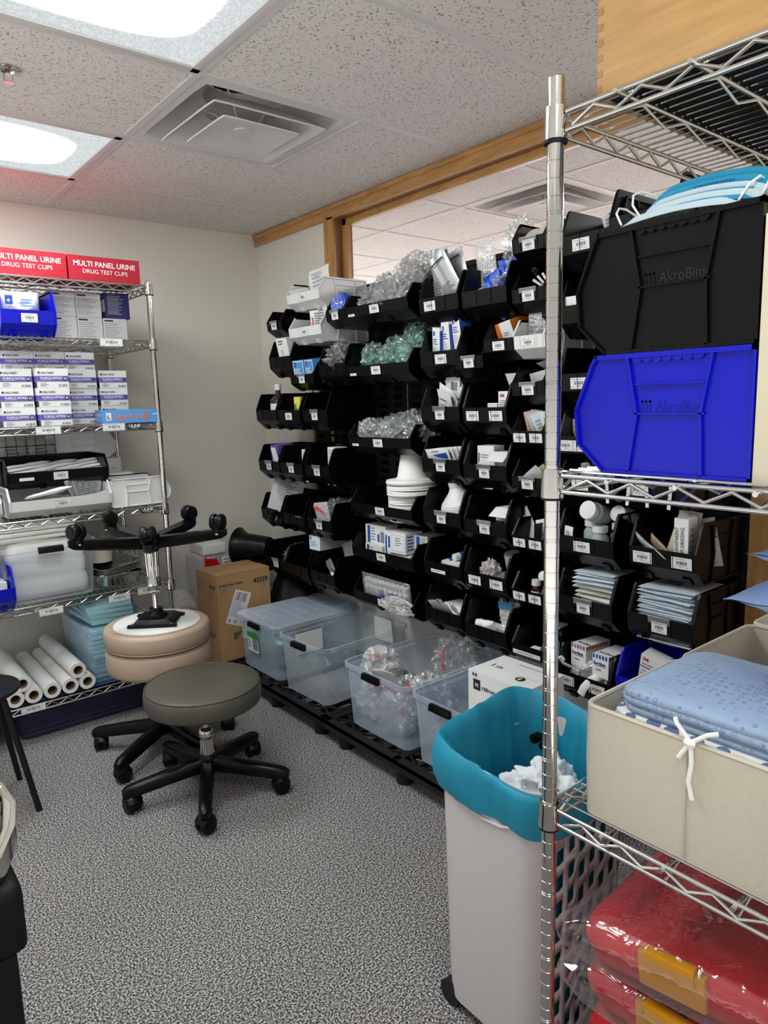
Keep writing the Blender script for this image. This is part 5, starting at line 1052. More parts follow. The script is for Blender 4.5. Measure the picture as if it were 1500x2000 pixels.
# glove boxes
GW, GH, GD = .123, .0775, .235; _g = {}
def glove(x, y, z, sz, label, grp):
    if sz not in _g:
        f = [('r', 0, .026, GW, .047, 'purple'), ('r', 0, .024, GW, .0255, 'green'), ('t', .016, .056, .0115, 'HALYARD', 'ink', .02), ('t', .014, .034, .0125, 'PURPLE NITRILE', 'card', .02), ('l', .016, .028, .08, .033, 1, 'inkl'), ('l', .012, .004, .05, .020, 3, 'inkg'), ('b', .083, .004, .118, .013), ('p', [(.107 + .0085 * math.cos(k * PI / 6), .0365 + .0085 * math.sin(k * PI / 6)) for k in range(12)], 'ink'), ('t', .1035, .032, .0125, sz, 'card', .03), ('p', [(.009 + .0045 * math.cos(k * PI / 5), .0605 + .0045 * math.sin(k * PI / 5)) for k in range(10)], 'ink')]
        s = [('r', 0, 0, GD, .024, 'purpled'), ('r', 0, .026, GD, .047, 'purple'), ('t', .02, .055, .013, 'HALYARD', 'ink', .02), ('t', .02, .032, .014, 'PURPLE NITRILE', 'card', .02), ('l', .02, .006, .1, .02, 2, 'inkl')]
        mb = MB(); a, b = GW / 2, GD / 2; mb.box(-a, a, -b, b, 0, GH, 'card'); mb.dec(FM((a, b, 0), (-1, 0, 0), (0, 0, 1)), f); mb.dec(FM((a, -b, 0), (0, 1, 0), (0, 0, 1)), s); mb.dec(FM((-a, b, 0), (0, -1, 0), (0, 0, 1)), s); _g[sz] = mb.mesh('glove_box')
    o = bpy.data.objects.new('glove_box', _g[sz]); C.objects.link(o); o.matrix_basis = LF(x, y + GD / 2, z); return tag(o, label, 'box', grp)
rows = ('bottom', 'second', 'third', 'top')
for ci, (x, sz, n, nm) in enumerate(((-1.553, 'M', 4, 'leftmost rear'), (-1.429, 'M', 4, 'second rear'), (-1.305, 'M', 4, 'third rear'), (-1.179, 'L', 4, 'fourth rear'), (-1.041, 'L', 3, 'rightmost'))):
    for k in range(n): glove(x, -.462 + RNG.uniform(-.006, .006), Z[2] + k * (GH + .0006), sz, '%s purple glove box of the %s column on the third shelf' % (rows[k], nm), 'purple glove boxes rear')
for k in range(3): glove(-1.338, -.612, Z[2] + k * (GH + .0006), 'M', '%s purple glove box of the forward stack' % rows[k], 'purple glove boxes front')
for k in range(3): glove(-1.47, -.575, Z[2] + k * (GH + .0006), 'M', '%s purple glove box of the stack left of the forward one' % rows[k], 'purple glove boxes front left')
t = carton('blue_glove_box', 'light blue nitrile glove box lying crosswise at the right of the glove shelf', .24, .12, .058, 'ulblue', LF(-1.028, -.565, Z[2], 0), [('r', .008, .012, .03, .046, 'card'), ('t', .012, .018, .024, 'L', 'ink', .03), ('t', .042, .02, .02, 'NITRILE GLOVES', 'orange', .03), ('l', .175, .008, .205, .05, 4, 'orange'), ('t', .213, .032, .010, 'NITRILE', 'card', .02), ('l', .042, .01, .1, .017, 1, 'orange')], [('t', .01, .03, .016, 'NITRILE', 'card', .03), ('l', .01, .01, .08, .024, 2, 'card')], [('r', .02, .02, .22, .1, 'card'), ('l', .03, .03, .2, .09, 5, 'maroon')])
# fourth shelf: syringe bins
X = T(-1.345, -.335, Z[3] + .003, rz=180); make_bin('white stacking bin of syringes at the front of the fourth shelf', X, 'X', 'white', cards=[(0, 1521)])
def syr(label, M_, n, grp, m='filmw'):
    for i in range(n):
        a = RNG.uniform(-14, 14); p = pouch('syringe_packet', label, .045, .17, .012, m, M_ @ T(.15 - .3 * i / max(1, n - 1), .17 + RNG.uniform(-.05, .03), .03 + RNG.uniform(0, .03), -80 + RNG.uniform(-8, 8), 0, 90 + a), [('l', .006, .02, .04, .11, 8, 'inkg')], i, group=grp, n=8)
syr('white wrapped syringe packet in the white front bin', X, 8, 'syringe packets in the white bin'); 
pouch('syringe_packet', 'long wrapped syringe sticking out at the left of the white front bin', .035, .19, .02, 'paper', at(X, .13, .2, .075, -78, 0, 70), [('l', .006, .02, .03, .08, 3, 'sky')], 3)
for i in range(5): pouch('syringe_packet', 'fanned grey syringe wrapper at the right of the white front bin', .05, .13, .006, 'cardg', at(X, -.10 - .015 * i, .17, .04, -20, 30 - 8 * i, 8), [('l', .006, .02, .044, .12, 9, 'inkg')], i, group='fanned syringe wrappers')
X = T(-1.337, -.30, Z[3] + .118, 0, 0, 180); make_bin('wide black stacking bin of syringe packets stacked on the white bin', X, 'X', 'black', cards=[(-.005, 1522)])
for i in range(12): pouch('syringe_packet', 'white syringe packet laid crosswise in the wide black bin on the fourth shelf', .05, .20, .014, 'paper', at(X, .165 - .11 * (i % 3) + .03, .21 - .03 * (i // 3), .045 + .012 * (i // 3), -84, 0, 92 + RNG.uniform(-6, 6)), [('l', .006, .02, .045, .17, 10, 'inkg'), ('r', .01, .15, .04, .16, 'ink')], i, group='syringe packets in the black bin', n=8)
mb = MB(); mb.dec(FM((.13, .99 * LB + .001, .045), (-1, 0, 0), (0, .1, 1)), [('r', -.028, -.008, .028, .005, 'card')]); mb.build('small_label', [o for o in C.objects if str(o.get('label', '')).startswith('wide black stacking bin of syringe')][0])
X = T(-1.645, -.34, Z[3] + .003, rz=180); make_bin('white stacking bin cut off by the left edge of the photo', X, 'S', 'white')
X = T(-1.135, -.49, Z[3] + .003, rz=-90); make_bin('white stacking bin turned sideways at the right of the fourth shelf', X, 'M', 'white'); 
bn = [o for o in C.objects if str(o.get('label', '')).startswith('white stacking bin turned')][0]
bn.scale = (1, 1, .72); mb = MB(); mb.text('SYRINGE 10mL', .012, 'inkg', FM((.103, .08, .162), (0, 1, 0), (0, 0, 1))); mb.build('lettering', bn)
carton('model_carton', 'white carton with a blue stripe behind the black syringe bin', .13, .2, .205, 'card', LF(-1.04, -.18, Z[3]), [('r', .0, .05, .10, .075, 'royal'), ('t', .04, .15, .014, 'Model 7371', 'ink')])
carton('paper_box', 'open white folder box with papers behind the sideways bin', .19, .1, .14, 'card', LF(-1.06, -.345, Z[3]), [('l', .02, .03, .17, .13, 9, 'inkl')])
X = T(-1.27, -.20, Z[3] + .208, rz=-90); make_bin('white stacking bin resting on a carton under the third shelf', X, 'N', 'white', card=None)
bn = [o for o in C.objects if str(o.get('label', '')).startswith('white stacking bin resting')][0]; mb = MB(); mb.text('SYRINGE 20mL', .014, 'ink', FM((.1005, .07, .03), (0, 1, 0), (0, 0, 1))); mb.build('lettering', bn)
carton('model_carton', 'plain white carton below the resting white bin', .14, .2, .205, 'cardg', LF(-1.19, -.2, Z[3]))
t = thing('wire_basket', 'dark wire basket of wrapped packets behind the black syringe bin', 'basket', T(-1.50, -.2, Z[3])); mb = MB(); a, b, h_ = .22, .12, .34
for k in range(12): x = -a + 2 * a * k / 11; mb.tube([(x, b, .02), (x, -b, .02), (x, -b, h_)], .0016, 'blackin', 5)
for k in range(7): z = .02 + (h_ - .02) * k / 6; mb.tube([(-a, b, z), (-a, -b, z), (a, -b, z), (a, b, z)], .0016 if k < 6 else .004, 'blackin' if k < 6 else 'wire', 5)
mb.build('wire_frame', t)
for i in range(7): pouch('wrapped_packet', 'paper packet with a maroon arc standing in the dark wire basket', .11, .18, .012, 'cardg', T(-1.68 + .06 * i, -.26 + .02 * (i % 2), Z[3] + .13, 4, 0, 180 + 6 * (-1) ** i), [('p', [(.01, .05), (.03, .085), (.055, .095), (.08, .085), (.10, .05)], 'maroon'), ('l', .02, .1, .09, .16, 4, 'inkg')], i, group='packets in the wire basket')
carton('storage_carton', 'low grey carton under the packets in the wire basket', .40, .16, .12, 'cardg', LF(-1.5, -.2, Z[3] + .005))
# fifth shelf
tote('clear_tote', 'tall clear tote of folded white gowns on the fifth shelf', LF(-1.41, -.37, Z[4] + .002), .38, .46, .24, 'totecl', None)
gp = None
gp = MB().rbox(-.155, .155, -.19, .19, 0, .018, 'pad', .008, 3).build('folded_gown', label='loosely folded grey white gown heaped above the tote rim', cat='gown', group='gowns above the tote rim'); gp.matrix_basis = T(-1.42, -.34, Z[4] + .325, 2, 0, -4)
for i in range(3): dup(gp, T(-1.45 + .01 * i, -.33, Z[4] + .262 + .021 * i, 2, 0, 4 - 3 * i), 'loosely folded grey white gown heaped above the tote rim', 'gowns above the tote rim')
t = thing('metal_tray', 'polished steel basin on the fifth shelf right of the clear tote', 'tray', T(-1.10, -.47, Z[4])); mb = MB(); mb.rings([rrect(.085, .065, .03, .002), rrect(.10, .08, .035, .05), rrect(.112, .092, .04, .055), rrect(.112, .092, .04, .057), rrect(.098, .078, .035, .053), rrect(.083, .063, .03, .005)], 'steel', True, True); mb.build('basin', t, ang=50)
for i in range(4): t = thing('metal_tray', 'thin steel basin nested on top of the polished basin', 'tray', T(-1.11, -.46, Z[4] + .055 + .008 * i, 3, -4, 3 * i), 'nested steel basins'); mb = MB(); mb.rings([rrect(.08, .06, .03, .0), rrect(.098, .078, .035, .012), rrect(.11, .09, .04, .014), rrect(.11, .09, .04, .016), rrect(.096, .076, .035, .014), rrect(.078, .058, .03, .002)], 'steel', True, True); mb.build('basin', t, ang=50)
mb = MB(); mb.lathe([(.001, 0), (.052, 0), (.058, .09), (.056, .09), (.05, .004), (.001, .004)], 'beige', 32); mb.build('pitcher', X=T(-1.15, -.40, Z[4] + .097), label='cream plastic pitcher standing in the steel basins', cat='pitcher')
t = thing('wire_basket', 'black wire mesh basket at the right end of the fifth shelf', 'basket', T(-.985, -.19, Z[4] + .002)); mb = MB(); a, b, h_ = .06, .13, .17
for k in range(6): x = -a + 2 * a * k / 5; mb.tube([(x, -b, h_), (x, -b, 0), (x, b, 0), (x, b, h_)], .0014, 'wire', 5)
for k in range(12): y = -b + 2 * b * k / 11; mb.tube([(-a, y, h_), (-a, y, 0), (a, y, 0), (a, y, h_)], .0014, 'wire', 5)
for k in range(8): z = h_ * k / 7; mb.tube([(-a, -b, z), (a, -b, z), (a, b, z), (-a, b, z)], .0014, 'wire', 5, True)
mb.build('wire_frame', t)
X = LF(-1.675, -.40, Z[4] + .004); make_bin('blue stacking bin at the left edge of the fifth shelf', X, 'M', 'blue')
carton('white_carton', 'white and orange carton in the blue bin at the left edge', .09, .1, .10, 'card', at(X, -.04, .16, .01), [('r', 0, .03, .09, .05, 'orange')])
# bottom shelf
tote('clear_tote', 'clear tote of folded turquoise pads on the bottom shelf', LF(-1.14, -.36, Z[5] + .001), .31, .46, .26, 'tote', None)
mb = MB(); mb.rbox(-.125, .125, -.19, .19, 0, .021, 'tealpad', .006, 2); tp0 = mb.build('turquoise_pad', label='folded turquoise pad packed inside the clear tote', cat='pad', group='turquoise pads in the tote'); tp0.matrix_basis = T(-1.14, -.36, Z[5] + .008)
for i in range(1, 10): dup(tp0, T(-1.14 + RNG.uniform(-.004, .004), -.36 + RNG.uniform(-.004, .004), Z[5] + .008 + .0225 * i, 0, 0, RNG.uniform(-1.5, 1.5)))
for i in range(4): o = dup(tp0, T(-1.165 + .006 * i, -.39, Z[5] + .253 + .0225 * i, 2, 3 - 1.5 * i, 6 - 5 * i), 'folded turquoise pad stacked above the tote rim', 'turquoise pads above the rim'); o.scale = (.8, .7, 1)
def roll(x, z, r, label, yf=-.617, ln=.53, rz=0):
    t = thing('paper_roll', label, 'paper roll', T(x, yf, z, rz=rz)); mb = MB(); rr_ = .02
    mb.rings([[(q * math.cos(2 * PI * j / 32), y, q * math.sin(2 * PI * j / 32)) for j in range(32)] for q, y in ((r, 0), (r, ln), (rr_, ln), (rr_, 0))], 'paper', closed=True); mb.build('paper', t, ang=40)
    mb = MB(); mb.rings([[(q * math.cos(2 * PI * j / 24), y, q * math.sin(2 * PI * j / 24)) for j in range(24)] for q, y in ((rr_ + .001, .001), (rr_ + .001, ln - .001), (rr_ - .002, ln - .001), (rr_ - .002, .001))], 'core', closed=True); mb.build('core', t)
r_ = .0345; z_ = Z[5] + r_ + .001
for x, z, l in ((-1.317, z_, 'white paper roll touching the tote, at the right of the bottom row'), (-1.389, z_, 'white paper roll with a torn core, second from the right'), (-1.463, z_, 'white paper roll third from the right on the bottom shelf'), (-1.537, z_, 'white paper roll fourth from the right on the bottom shelf'), (-1.608, z_, 'white paper roll just behind the black stool seat'), (-1.68, z_, 'white paper roll mostly hidden by the black stool'), (-1.352, z_ + .0605, 'white paper roll lying on top of the others beside the tote'), (-1.575, z_ + .06, 'white paper roll in the upper row at the left')): roll(x, z, r_, l)
t = thing('blue_tub', 'long dark blue plastic tub on the floor beneath the shelving', 'storage tub', T(-1.28, -.36, 0)); mb = MB()
mb.rings([rrect(.30, .19, .03, .002), rrect(.32, .215, .03, .13), rrect(.325, .22, .03, .135), rrect(.325, .22, .03, .14)], 'purpled')
for k in range(5): mb.rings([rrect(.306 + .004 * k, .197 + .005 * k, .03, .02 + .024 * k), rrect(.309 + .004 * k, .2 + .005 * k, .03, .022 + .024 * k), rrect(.306 + .004 * k, .197 + .005 * k, .03, .024 + .024 * k)], 'purpled', False, False)
mb.build('tub', t)
# ------------------------------------------------------------ right wire shelving: contents (bins face +y)
zt = 1.831
t = thing('wooden_drawer', 'large beech drawer box with finger joints on top of the right shelving', 'drawer', T(-1.212, -3.50, zt)); mb = MB(); W_, D_, H_ = .62, .382, .15
mb.box(0, .012, 0, D_, 0, H_, 'beech'); mb.box(W_ - .012, W_, 0, D_, 0, H_, 'beech'); mb.box(.012, W_ - .012, 0, .012, 0, H_, 'beech'); mb.box(.012, W_ - .012, D_ - .012, D_, 0, H_, 'beech'); mb.build('drawer_sides', t)
mb = MB()
for k in range(7): mb.box(-.0006, .008, D_ - .0085, D_ + .0006, .008 + k * .0205, .017 + k * .0205, 'beechend')
mb.build('finger_joints', t)
MB().box(.012, W_ - .012, .012, D_ - .012, -.001, .004, 'blackmatte').build('drawer_bottom', t)
def bigbin(z, m, label, x=-1.2095):
    X = T(x + .1025, -3.36, z); t = make_bin(label, X, 'M', m, big=True)
    mb = MB(); F = FM((-.0965, .140, .094), (0, -1, 0), (0, 0, 1)); 
    vs, fs, wd = glyphs('AkroBins', .026, .02); mb.add([(v.x * .068 / wd, v.y * .8, .0007) for v in vs], fs, 'blackin' if m == 'black' else 'blueink', F, keep=True)
    for k in range(3): mb.box(-.022 + .006 * k, -.019 + .006 * k, 0, .016, .0, .0008, 'black' if m == 'black' else 'blueink', F)
    mb.box(-.022, -.007, .012, .015, 0, .0008, 'black' if m == 'black' else 'blueink', F); mb.build('raised_lettering', t); return X
mat('blueink', '080fa0', 0.45, spec=0.3)
XB = bigbin(1.289, 'blue', 'large blue stacking bin seen from the side on the middle shelf')
XK = bigbin(1.289 + .179, 'black', 'large black stacking bin stacked on the blue one')
for k, (z, m) in enumerate(((1.3, 'paper'), (1.48, 'card'))): pouch('folded_wrap', 'white folded wrap lying inside the %s bin of the right shelving' % ('blue', 'black')[k], .15, .12, .02, m, T(-1.107, -3.27, z, -85, 0, 0), (), k)
carton('cream_carton', 'cream coloured carton beside the blue and black bins, cut off at the right edge', .30, .105, .338, 'cream', T(-1.058, -3.415, 1.286))
def mask(label, X, blue):
    t = thing('face_mask', label, 'face mask', X); mb = MB(); a = 'mask' if blue else 'maskw'
    def fn(u, v): return ((u - .5) * .172 * (1 - .04 * abs(v - .5)), .008 * abs(math.sin(v * PI * 3.5)) * min(1, 8 * min(u, 1 - u)) + .006 * math.sin(PI * u), v * .062 + .006 * math.sin(PI * u))
    mb.grid(fn, 18, 24, a, thick=.001); mb.build('pleated_cloth', t, ang=60)
    mb = MB()
    if blue:
        mb.grid(lambda u, v: tuple(Vector(fn(u, v * .42)) + Vector((0, .0015, 0))), 18, 10, 'maskw'); mb.text('CRITERION', .011, 'royal', T(.02, .0125, .038, 90, 0, 180)); mb.build('lining', t, ang=60); mb = MB()
    for s in (-1, 1): mb = MB(); mb.tube([(s * .085, .003, .058), (s * .092, .010, .056), (s * .10, .022, .045), (s * .102, .026, .03), (s * .096, .02, .012), (s * .085, .003, .004)], .0016, 'paper', 6); mb.build('ear_loop', t)
mask('turquoise and white pleated face mask on top of the black bin', T(-1.187, -3.262, 1.652, rz=90) @ T(rx=50, ry=-2), True)
mask('white face mask lying under the turquoise one', T(-1.195, -3.235, 1.6485, rz=90) @ T(rx=74, ry=-1), False)
# fabric storage boxes
def fbox(x0, label, w=.295, y0=-3.475, y1=-3.115, h=.19):
    t = thing('fabric_box', label, 'storage box', T(x0 + w / 2, (y0 + y1) / 2, .712), 'cream fabric boxes'); a, b = w / 2, (y1 - y0) / 2
    def sg(z, o=0, k=0): 
        P = rrect(a - o, b - o, .018, z, 3); return P
    mb = MB(); mb.rings([sg(0), sg(.02), sg(h * .5, -.002), sg(h, -.001), sg(h, .004), sg(h * .5, .003), sg(.006, .004)], 'fabric', True, True); mb.build('box_wall', t, ang=50)
    MB().tube([Vector(p) for p in sg(h + .001, .0015)], .0042, 'fabric', 6, True).build('rim_piping', t)
    mb = MB(); mb.tube([(-a - .0015, 0, 0), (-a - .0025, 0, h * .5), (-a - .0015, 0, h)], .0012, 'fabricin', 5); mb.build('seam', t); return t
fbox(-1.212, 'nearest cream fabric box heaped with pale blue patterned gowns'); fbox(-.905, 'middle cream fabric box with a striped cloth low inside'); fbox(-.598, 'farthest cream fabric box at the right edge of the photo')
nt, N, L, b = nodes('print', .85)
def printed(name, base, ink, scale, lo, hi):
    nt, N, L, b = nodes(name, .85); tc = N.new('ShaderNodeTexCoord'); v = N.new('ShaderNodeTexVoronoi'); v.feature = 'F1'; v.inputs['Scale'].default_value = scale; v.inputs['Randomness'].default_value = .35; L.new(tc.outputs['Object'], v.inputs['Vector'])
    r = ramp(N, [(0, rgb(ink)), (lo * .4, rgb(base)), (lo, rgb(ink)), (hi, rgb(base)), (1, rgb(base))]); r.color_ramp.interpolation = 'CONSTANT'; L.new(v.outputs['Distance'], r.inputs[0]); L.new(r.outputs[0], b.inputs['Base Color'])
    n2 = N.new('ShaderNodeTexNoise'); n2.inputs['Scale'].default_value = 25; bp = N.new('ShaderNodeBump'); bp.inputs['Strength'].default_value = .5; bp.inputs['Distance'].default_value = .01; L.new(tc.outputs['Object'], n2.inputs['Vector']); L.new(n2.outputs[0], bp.inputs['Height']); L.new(bp.outputs[0], b.inputs['Normal'])
printed('gownprint', '98adc9', '7d90ac', 75, .22, .34); printed('gownmedal', 'e2e2e0', '5b6f9c', 28, .2, .42)
nt, N, L, b = nodes('stripes', .85); tc = N.new('ShaderNodeTexCoord'); wv = N.new('ShaderNodeTexWave'); wv.inputs['Scale'].default_value = 70; L.new(tc.outputs['Object'], wv.inputs['Vector']); r = ramp(N, [(.4, rgb('c2beb8')), (.55, rgb('8a8681'))]); L.new(wv.outputs[0], r.inputs[0]); L.new(r.outputs[0], b.inputs['Base Color'])
def fold(label, X, w, d, h, m, seed, name='folded_gown', group=None):
    def q(x, y, z): return 1
    t = MB(); rs = []; n = 48
    for z, k in ((0, .93), (.12, .985), (.3, 1), (.36, .955), (.42, 1), (.62, 1.0), (.68, .96), (.74, .99), (.9, .97), (1, .9)):
        ring = []
        for p in rrect(w / 2 * k, d / 2 * k, .035, z * h, 11): ring.append((p[0] + .010 * nz(p[0] * 9, p[1] * 9, seed + z * 2), p[1] + .010 * nz(p[1] * 9, p[0] * 9, seed + 3 + z * 2), p[2] + .008 * nz(p[0] * 7, p[1] * 7, seed + 6)))
        rs.append(ring)
    last = rs[-1]
    for s in (.75, .5, .25, .02): rs.append([(p[0] * s, p[1] * s, h * 1.0 + .012 * (1 - s) + .010 * nz(p[0] * s * 8, p[1] * s * 8, seed + 8)) for p in last])
    t.rings(rs, m); return t.build(name, X=X, ang=180, label=label, cat='gown', group=group)
fx, fy = -1.066, -3.30
fold('plain blue gown at the bottom of the nearest fabric box', T(fx, fy, .722), .26, .32, .10, 'gown', 1); fold('white gown with blue medallions folded in the nearest fabric box', T(fx + .0, fy - .01, .822), .26, .32, .045, 'gownmedal', 2); fold('white medallion gown folded above another of the same print', T(fx + .005, fy, .866), .265, .31, .035, 'gownmedal', 4)
fold('pale blue flower print gown on top of the nearest fabric box', T(fx + .005, fy - .01, .898), .255, .30, .05, 'gownprint', 5)
t = thing('gown_tie', 'white tied bow of cloth tape hanging over the front of the nearest fabric box', 'tie', T(-1.216, -3.30, .905)); mb = MB()
for pts in ([(0, 0, 0), (.0, .022, .022), (.01, .03, .024)], [(0, 0, 0), (-.0, -.024, .02), (.01, -.034, .022)], [(0, 0, 0), (-.003, .012, -.02), (-.003, .016, -.028)], [(0, 0, 0), (-.004, -.004, -.03), (-.003, 0, -.06), (-.004, -.007, -.085)]): mb.tube(pts, .0035, 'pad', 8)
mb.tube([(0, -.006, 0), (-.004, 0, 0), (0, .006, 0)], .006, 'pad', 8); mb.build('cloth_tape', t)
fold('striped grey gown low inside the middle fabric box', T(-.757, -3.30, .722), .25, .31, .10, 'stripes', 7); blob('striped cloth bundle on the striped gown in the middle fabric box', 'cloth', 'cloth_bundle', T(-.78, -3.27, .845), .07, .06, .02, 'stripes', 8, .3, 3)
fold('dark blue and white gown inside the farthest fabric box', T(-.45, -3.30, .722), .25, .31, .13, 'gownmedal', 9)
for i, (x, y, z, l) in enumerate(((-1.0, -3.44, 1.105, 'lower pale blue wrapped pack jutting in at the right edge'), (-1.0, -3.468, 1.178, 'upper pale blue wrapped pack jutting in at the right edge'))):
    t = thing('wrapped_pack', l, 'pack', T(x, y, z, -3, 4, 0)); mb = MB()
    for s in (1, -1):
        mb.grid(lambda u, v, s=s: ((u - .5) * .30, (v - .5) * .27, s * (.0006 + .052 * (1 - (2 * abs(u - .5)) ** 3) * (1 - (2 * abs(v - .5)) ** 2.2)) * (1 + .3 * nz(u * 7, v * 7, s)) + .010 * nz(u * 4, v * 4, i)), 22, 22, 'wrap')
    mb.build('wrap', t, ang=100)
for i in range(5): fold('folded light blue sheet in the pile under the wrapped packs, right edge', T(-1.02, -3.47, .95 + .024 * i), .2, .13, .016, 'wrap', 20 + i, 'folded_sheet', 'folded light blue sheets')
fold_white = ((-.17, 'front'), (.0, 'rear'))
for yy, wh in fold_white: fold('large white gown bundle upright at the %s inside the tall clear tote' % wh, T(-1.41, -.46 - yy * 1.05 - .01, Z[4] + .012), .325, .17, .235, 'pad', 40 + yy * 10)
# red cases in plastic bags
def case(x, y, z, rx, rz, label, group=None, date=False):
    t = thing('red_case', label, 'case', T(x, y, z, rx, 0, rz), group); w_, d_, h_ = .38, .34, .085; mb = MB()
    mb.rings([rrect(w_ / 2 - .03, d_ / 2 - .03, .03, 0), rrect(w_ / 2 - .008, d_ / 2 - .008, .04, .012), rrect(w_ / 2, d_ / 2, .045, .03), rrect(w_ / 2, d_ / 2, .045, .044), rrect(w_ / 2 + .003, d_ / 2 + .003, .045, .045), rrect(w_ / 2 + .003, d_ / 2 + .003, .045, .05)], 'redp', True, False); mb.build('tray', t, ang=50)
    mb = MB(); mb.rings([rrect(w_ / 2 + .003, d_ / 2 + .003, .045, .051), rrect(w_ / 2, d_ / 2, .045, .056), rrect(w_ / 2 - .004, d_ / 2 - .004, .045, .074), rrect(w_ / 2 - .018, d_ / 2 - .018, .04, .084), rrect(w_ / 2 - .045, d_ / 2 - .045, .03, h_), rrect(w_ / 2 - .052, d_ / 2 - .052, .03, h_ + .004), rrect(w_ / 2 - .09, d_ / 2 - .09, .02, h_ + .005)], 'redp', True, True); mb.build('lid', t, ang=50)
    mb = MB(); mb.rbox(-w_ / 2 - .006, -w_ / 2 + .012, -.055, .055, .022, .080, 'yellow', .003, 2); mb.rbox(-w_ / 2 - .010, -w_ / 2 + .01, -.04, .04, .055, .088, 'yellow', .003, 2); mb.cyl((-w_ / 2 - .004, -.045, .078), (-w_ / 2 + .006, -.045, .086), .003, 'steel', 8); mb.build('latch', t)
    if date: mb = MB(); mb.text('6-17-26', .028, 'ink', T(-w_ / 2 + .006, .06, .0865, 0, 0, -90), .02); mb.build('marker_writing', t)
    return t
def casebag(x, y, z, rx, rz, label, seed, tail):
    t = thing('plastic_bag', label, 'bag', T(x, y, z, rx, 0, rz)); mb = MB(); n = 72; rs = []
    for k, (o, zz) in enumerate(((-.02, -.003), (.004, .004), (.012, .03), (.013, .05), (.010, .075), (-.006, .092), (-.05, .096))):
        ring = []
        for j, p in enumerate(rrect(.19 + o, .17 + o, .05, zz, 17)):
            q = nz(p[0] * 14, p[1] * 14, seed + zz * 20); pull = max(0, (p[1] - .06) / .12) ** 1.5 * max(0, (-p[0] - .06) / .13) ** 2 * tail; ring.append((p[0] - .3 * pull + .006 * q, p[1] + pull + .005 * nz(p[1] * 20, p[0] * 20, seed), p[2] * (1 - min(.8, pull * 6)) + .03 * min(1, pull * 10) + .004 * q))
        rs.append(ring)
    mb.rings(rs, 'casefilm', False, True); mb.build('film', t, ang=40)
CS = ((-1.0, -3.265, .43, -6, 4), (-.995, -3.27, .325, -4, 0), (-.99, -3.27, .225, -1, 2), (-.99, -3.27, .14, 0, 0))
nm = ('topmost red plastic case in clear plastic, yellow latch facing out', 'second red plastic case from the top, marked 6-17-26', 'third red plastic case, barely showing at the bottom', 'lowest red plastic case on the bottom shelf, below the frame')
for i, (x, y, z, rx, rz) in enumerate(CS):
    case(x, y, z, rx, rz, nm[i], None, i == 1)
    if i < 2: casebag(x, y, z, rx, rz, 'clear plastic bag with a gathered corner around the %s red case' % ('topmost', 'second')[i], 3 + i, .05 if i == 0 else .05)
# ------------------------------------------------------------ floor rack contents
t0 = [(-.80, .385), (-1.19, .355), (-1.715, .39), (-2.10, .33)]
for i in range(10): bag('green tinted bagged tubing inside the lidded corner tote', facing_room(-.575, -.80, .108, .5) @ T(.11 - .22 * (i % 2) + RNG.uniform(-.02, .02), .18 - .09 * (i // 2), .03 + RNG.uniform(0, .07), 20 * i, 15, 30 * i), .085, .065, .065, 120 + i, 'filmg', in_tube(.08, .06, .06, 120 + i, 'tubingg', 3, .005), 'green tinted bags in the lidded tote', sub=3)
tt = [o for o in C.objects if str(o.get('label', '')).startswith('lidded clear tote')][0]
mb = MB(); mb.dec(FM((.08, .248, .10), (-1, 0, 0), (0, .06, 1)), [('r', 0, 0, .10, .10, 'card'), ('r', 0, .07, .10, .10, 'green'), ('r', .045, .01, .095, .07, 'inkg'), ('l', .006, .015, .04, .065, 6, 'ink')]); mb.build('product_label', tt)
carton('white_card', 'plain white card taped inside the empty clear tote', .15, .002, .10, 'card', T(-.42, -1.035, .24, 0, 0, 90) @ T(0, 0, 0, 0, 0, 90), cat='card'); 
leafs('white_card', 'plain white card standing at the wall end of the empty tote', .13, .11, 'card', T(-.10, -1.20, .26, 0, 0, 90), 2, cat='card')
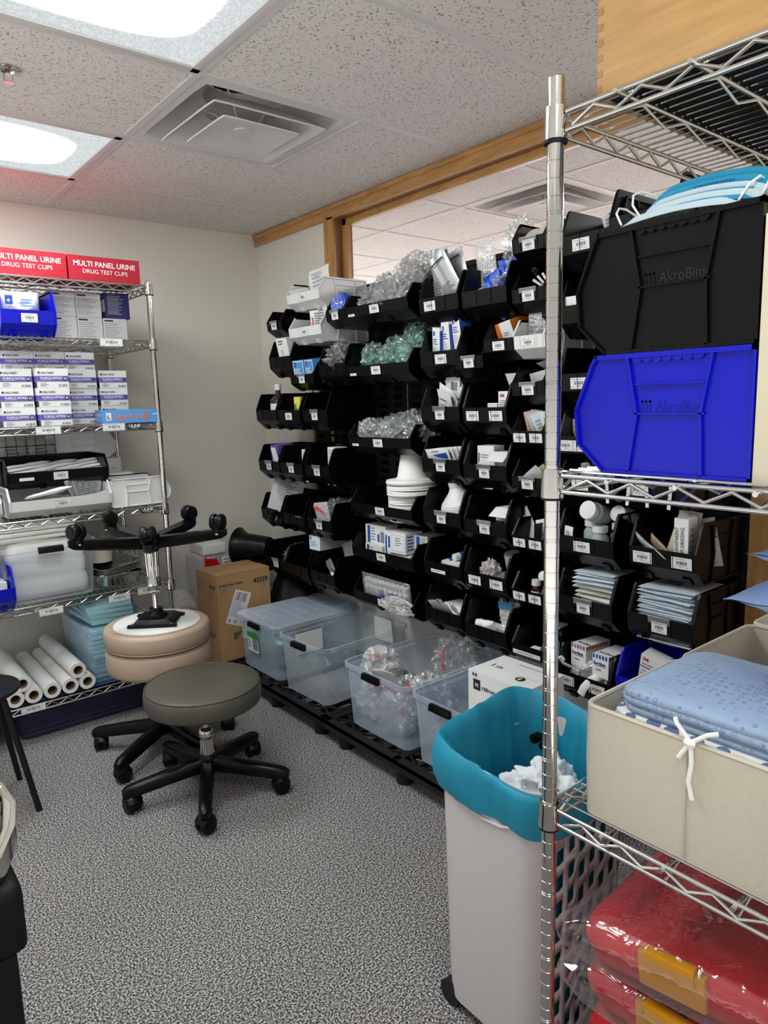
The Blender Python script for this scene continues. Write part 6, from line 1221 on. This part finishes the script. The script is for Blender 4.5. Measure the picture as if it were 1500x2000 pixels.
for i in range(15):
    x, y = .09 - .18 * (i % 3) / 2, .15 - .078 * (i // 3); hi = i in (3, 7, 8, 12); s = RNG.uniform(.9, 1.15)
    def inn(mb, i=i): in_tube(.06, .05, .05, 140 + i, 'filmw', 2, .006)(mb); mb.rbox(-.025, .025, -.012, .012, .01, .07, 'paper', .004, 2); mb.tube([(-.04, .02, .05), (-.02, .045, .075), (.01, .05, .09), (.03, .045, .105)], .005, 'redink', 6)
    bag('clear bag with red trim %s' % ('heaped above the rim of its tote' if hi else 'packed low inside its tote'), facing_room(-.575, -1.715, .108, .5) @ T(x, y, .02 + .07 * (i % 2) + (.09 if hi else 0), 20 * i, 25, 30 * i), .075 * s, .062 * s, .07 * s, 140 + i, 'filmw' if i % 3 == 0 else 'film', inn, 'red trimmed bags above the rim' if hi else 'red trimmed bags low in the tote', sub=4)
bag('large clear bag with a red zip rising at the wall end of the same tote', T(-.23, -1.80, .27, 10, 0, 30), .085, .09, .10, 171, 'film', lambda mb: mb.tube([(-.05, .03, .06), (-.03, .05, .10), (0, .055, .13), (.03, .04, .15)], .006, 'redink', 6), sub=5)
leafs('paper_label', 'white paper label among the bags at the front of the red trimmed tote', .10, .09, 'paper', T(-.50, -1.72, .30, -30, 0, 110), 2)
carton('supply_carton', 'lower white carton on the floor rack under the black printed one', .24, .2, .20, 'cardg', T(-.50, -2.385, .108, 0, 0, 90))
X = T(-.525, -2.384, .309, 0, 0, 90); t = carton('supply_carton', 'white carton with black logo squares and IM handwritten on top', .24, .172, .25, 'card', X, [('r', .022, .19, .052, .225, 'ink'), ('t', .03, .2, .018, 'H', 'card', .03), ('t', .058, .196, .018, 'Hillrom.', 'ink', .02), ('t', .12, .165, .012, 'Welch Allyn KleenSpec', 'inkg'), ('t', .12, .148, .010, 'Single Use Vaginal Spec', 'inkg'), ('l', .13, .12, .24, .14, 2, 'inkl'), ('r', .02, .235, .026, .245, 'ink'), ('r', .032, .235, .038, .245, 'ink')],
    [('r', .03, .17, .06, .21, 'ink'), ('t', .065, .18, .018, 'Hillrom', 'ink', .02), ('r', .03, .22, .036, .235, 'ink')], [('r', .09, .14, .24, .143, 'ink'), ('r', .12, .07, .24, .072, 'inkl'), ('t', .03, .07, .035, 'I m', 'ink', .0), ('p', [(.17 + .016 * math.cos(k * PI / 8), .05 + .016 * math.sin(k * PI / 8)) for k in range(16)], 'ink'), ('t', .163, .041, .024, 'S', 'card', .04)])
for o in list(C.objects):
    if o.type == 'MESH' and o.name.startswith('t.'): bpy.data.objects.remove(o)
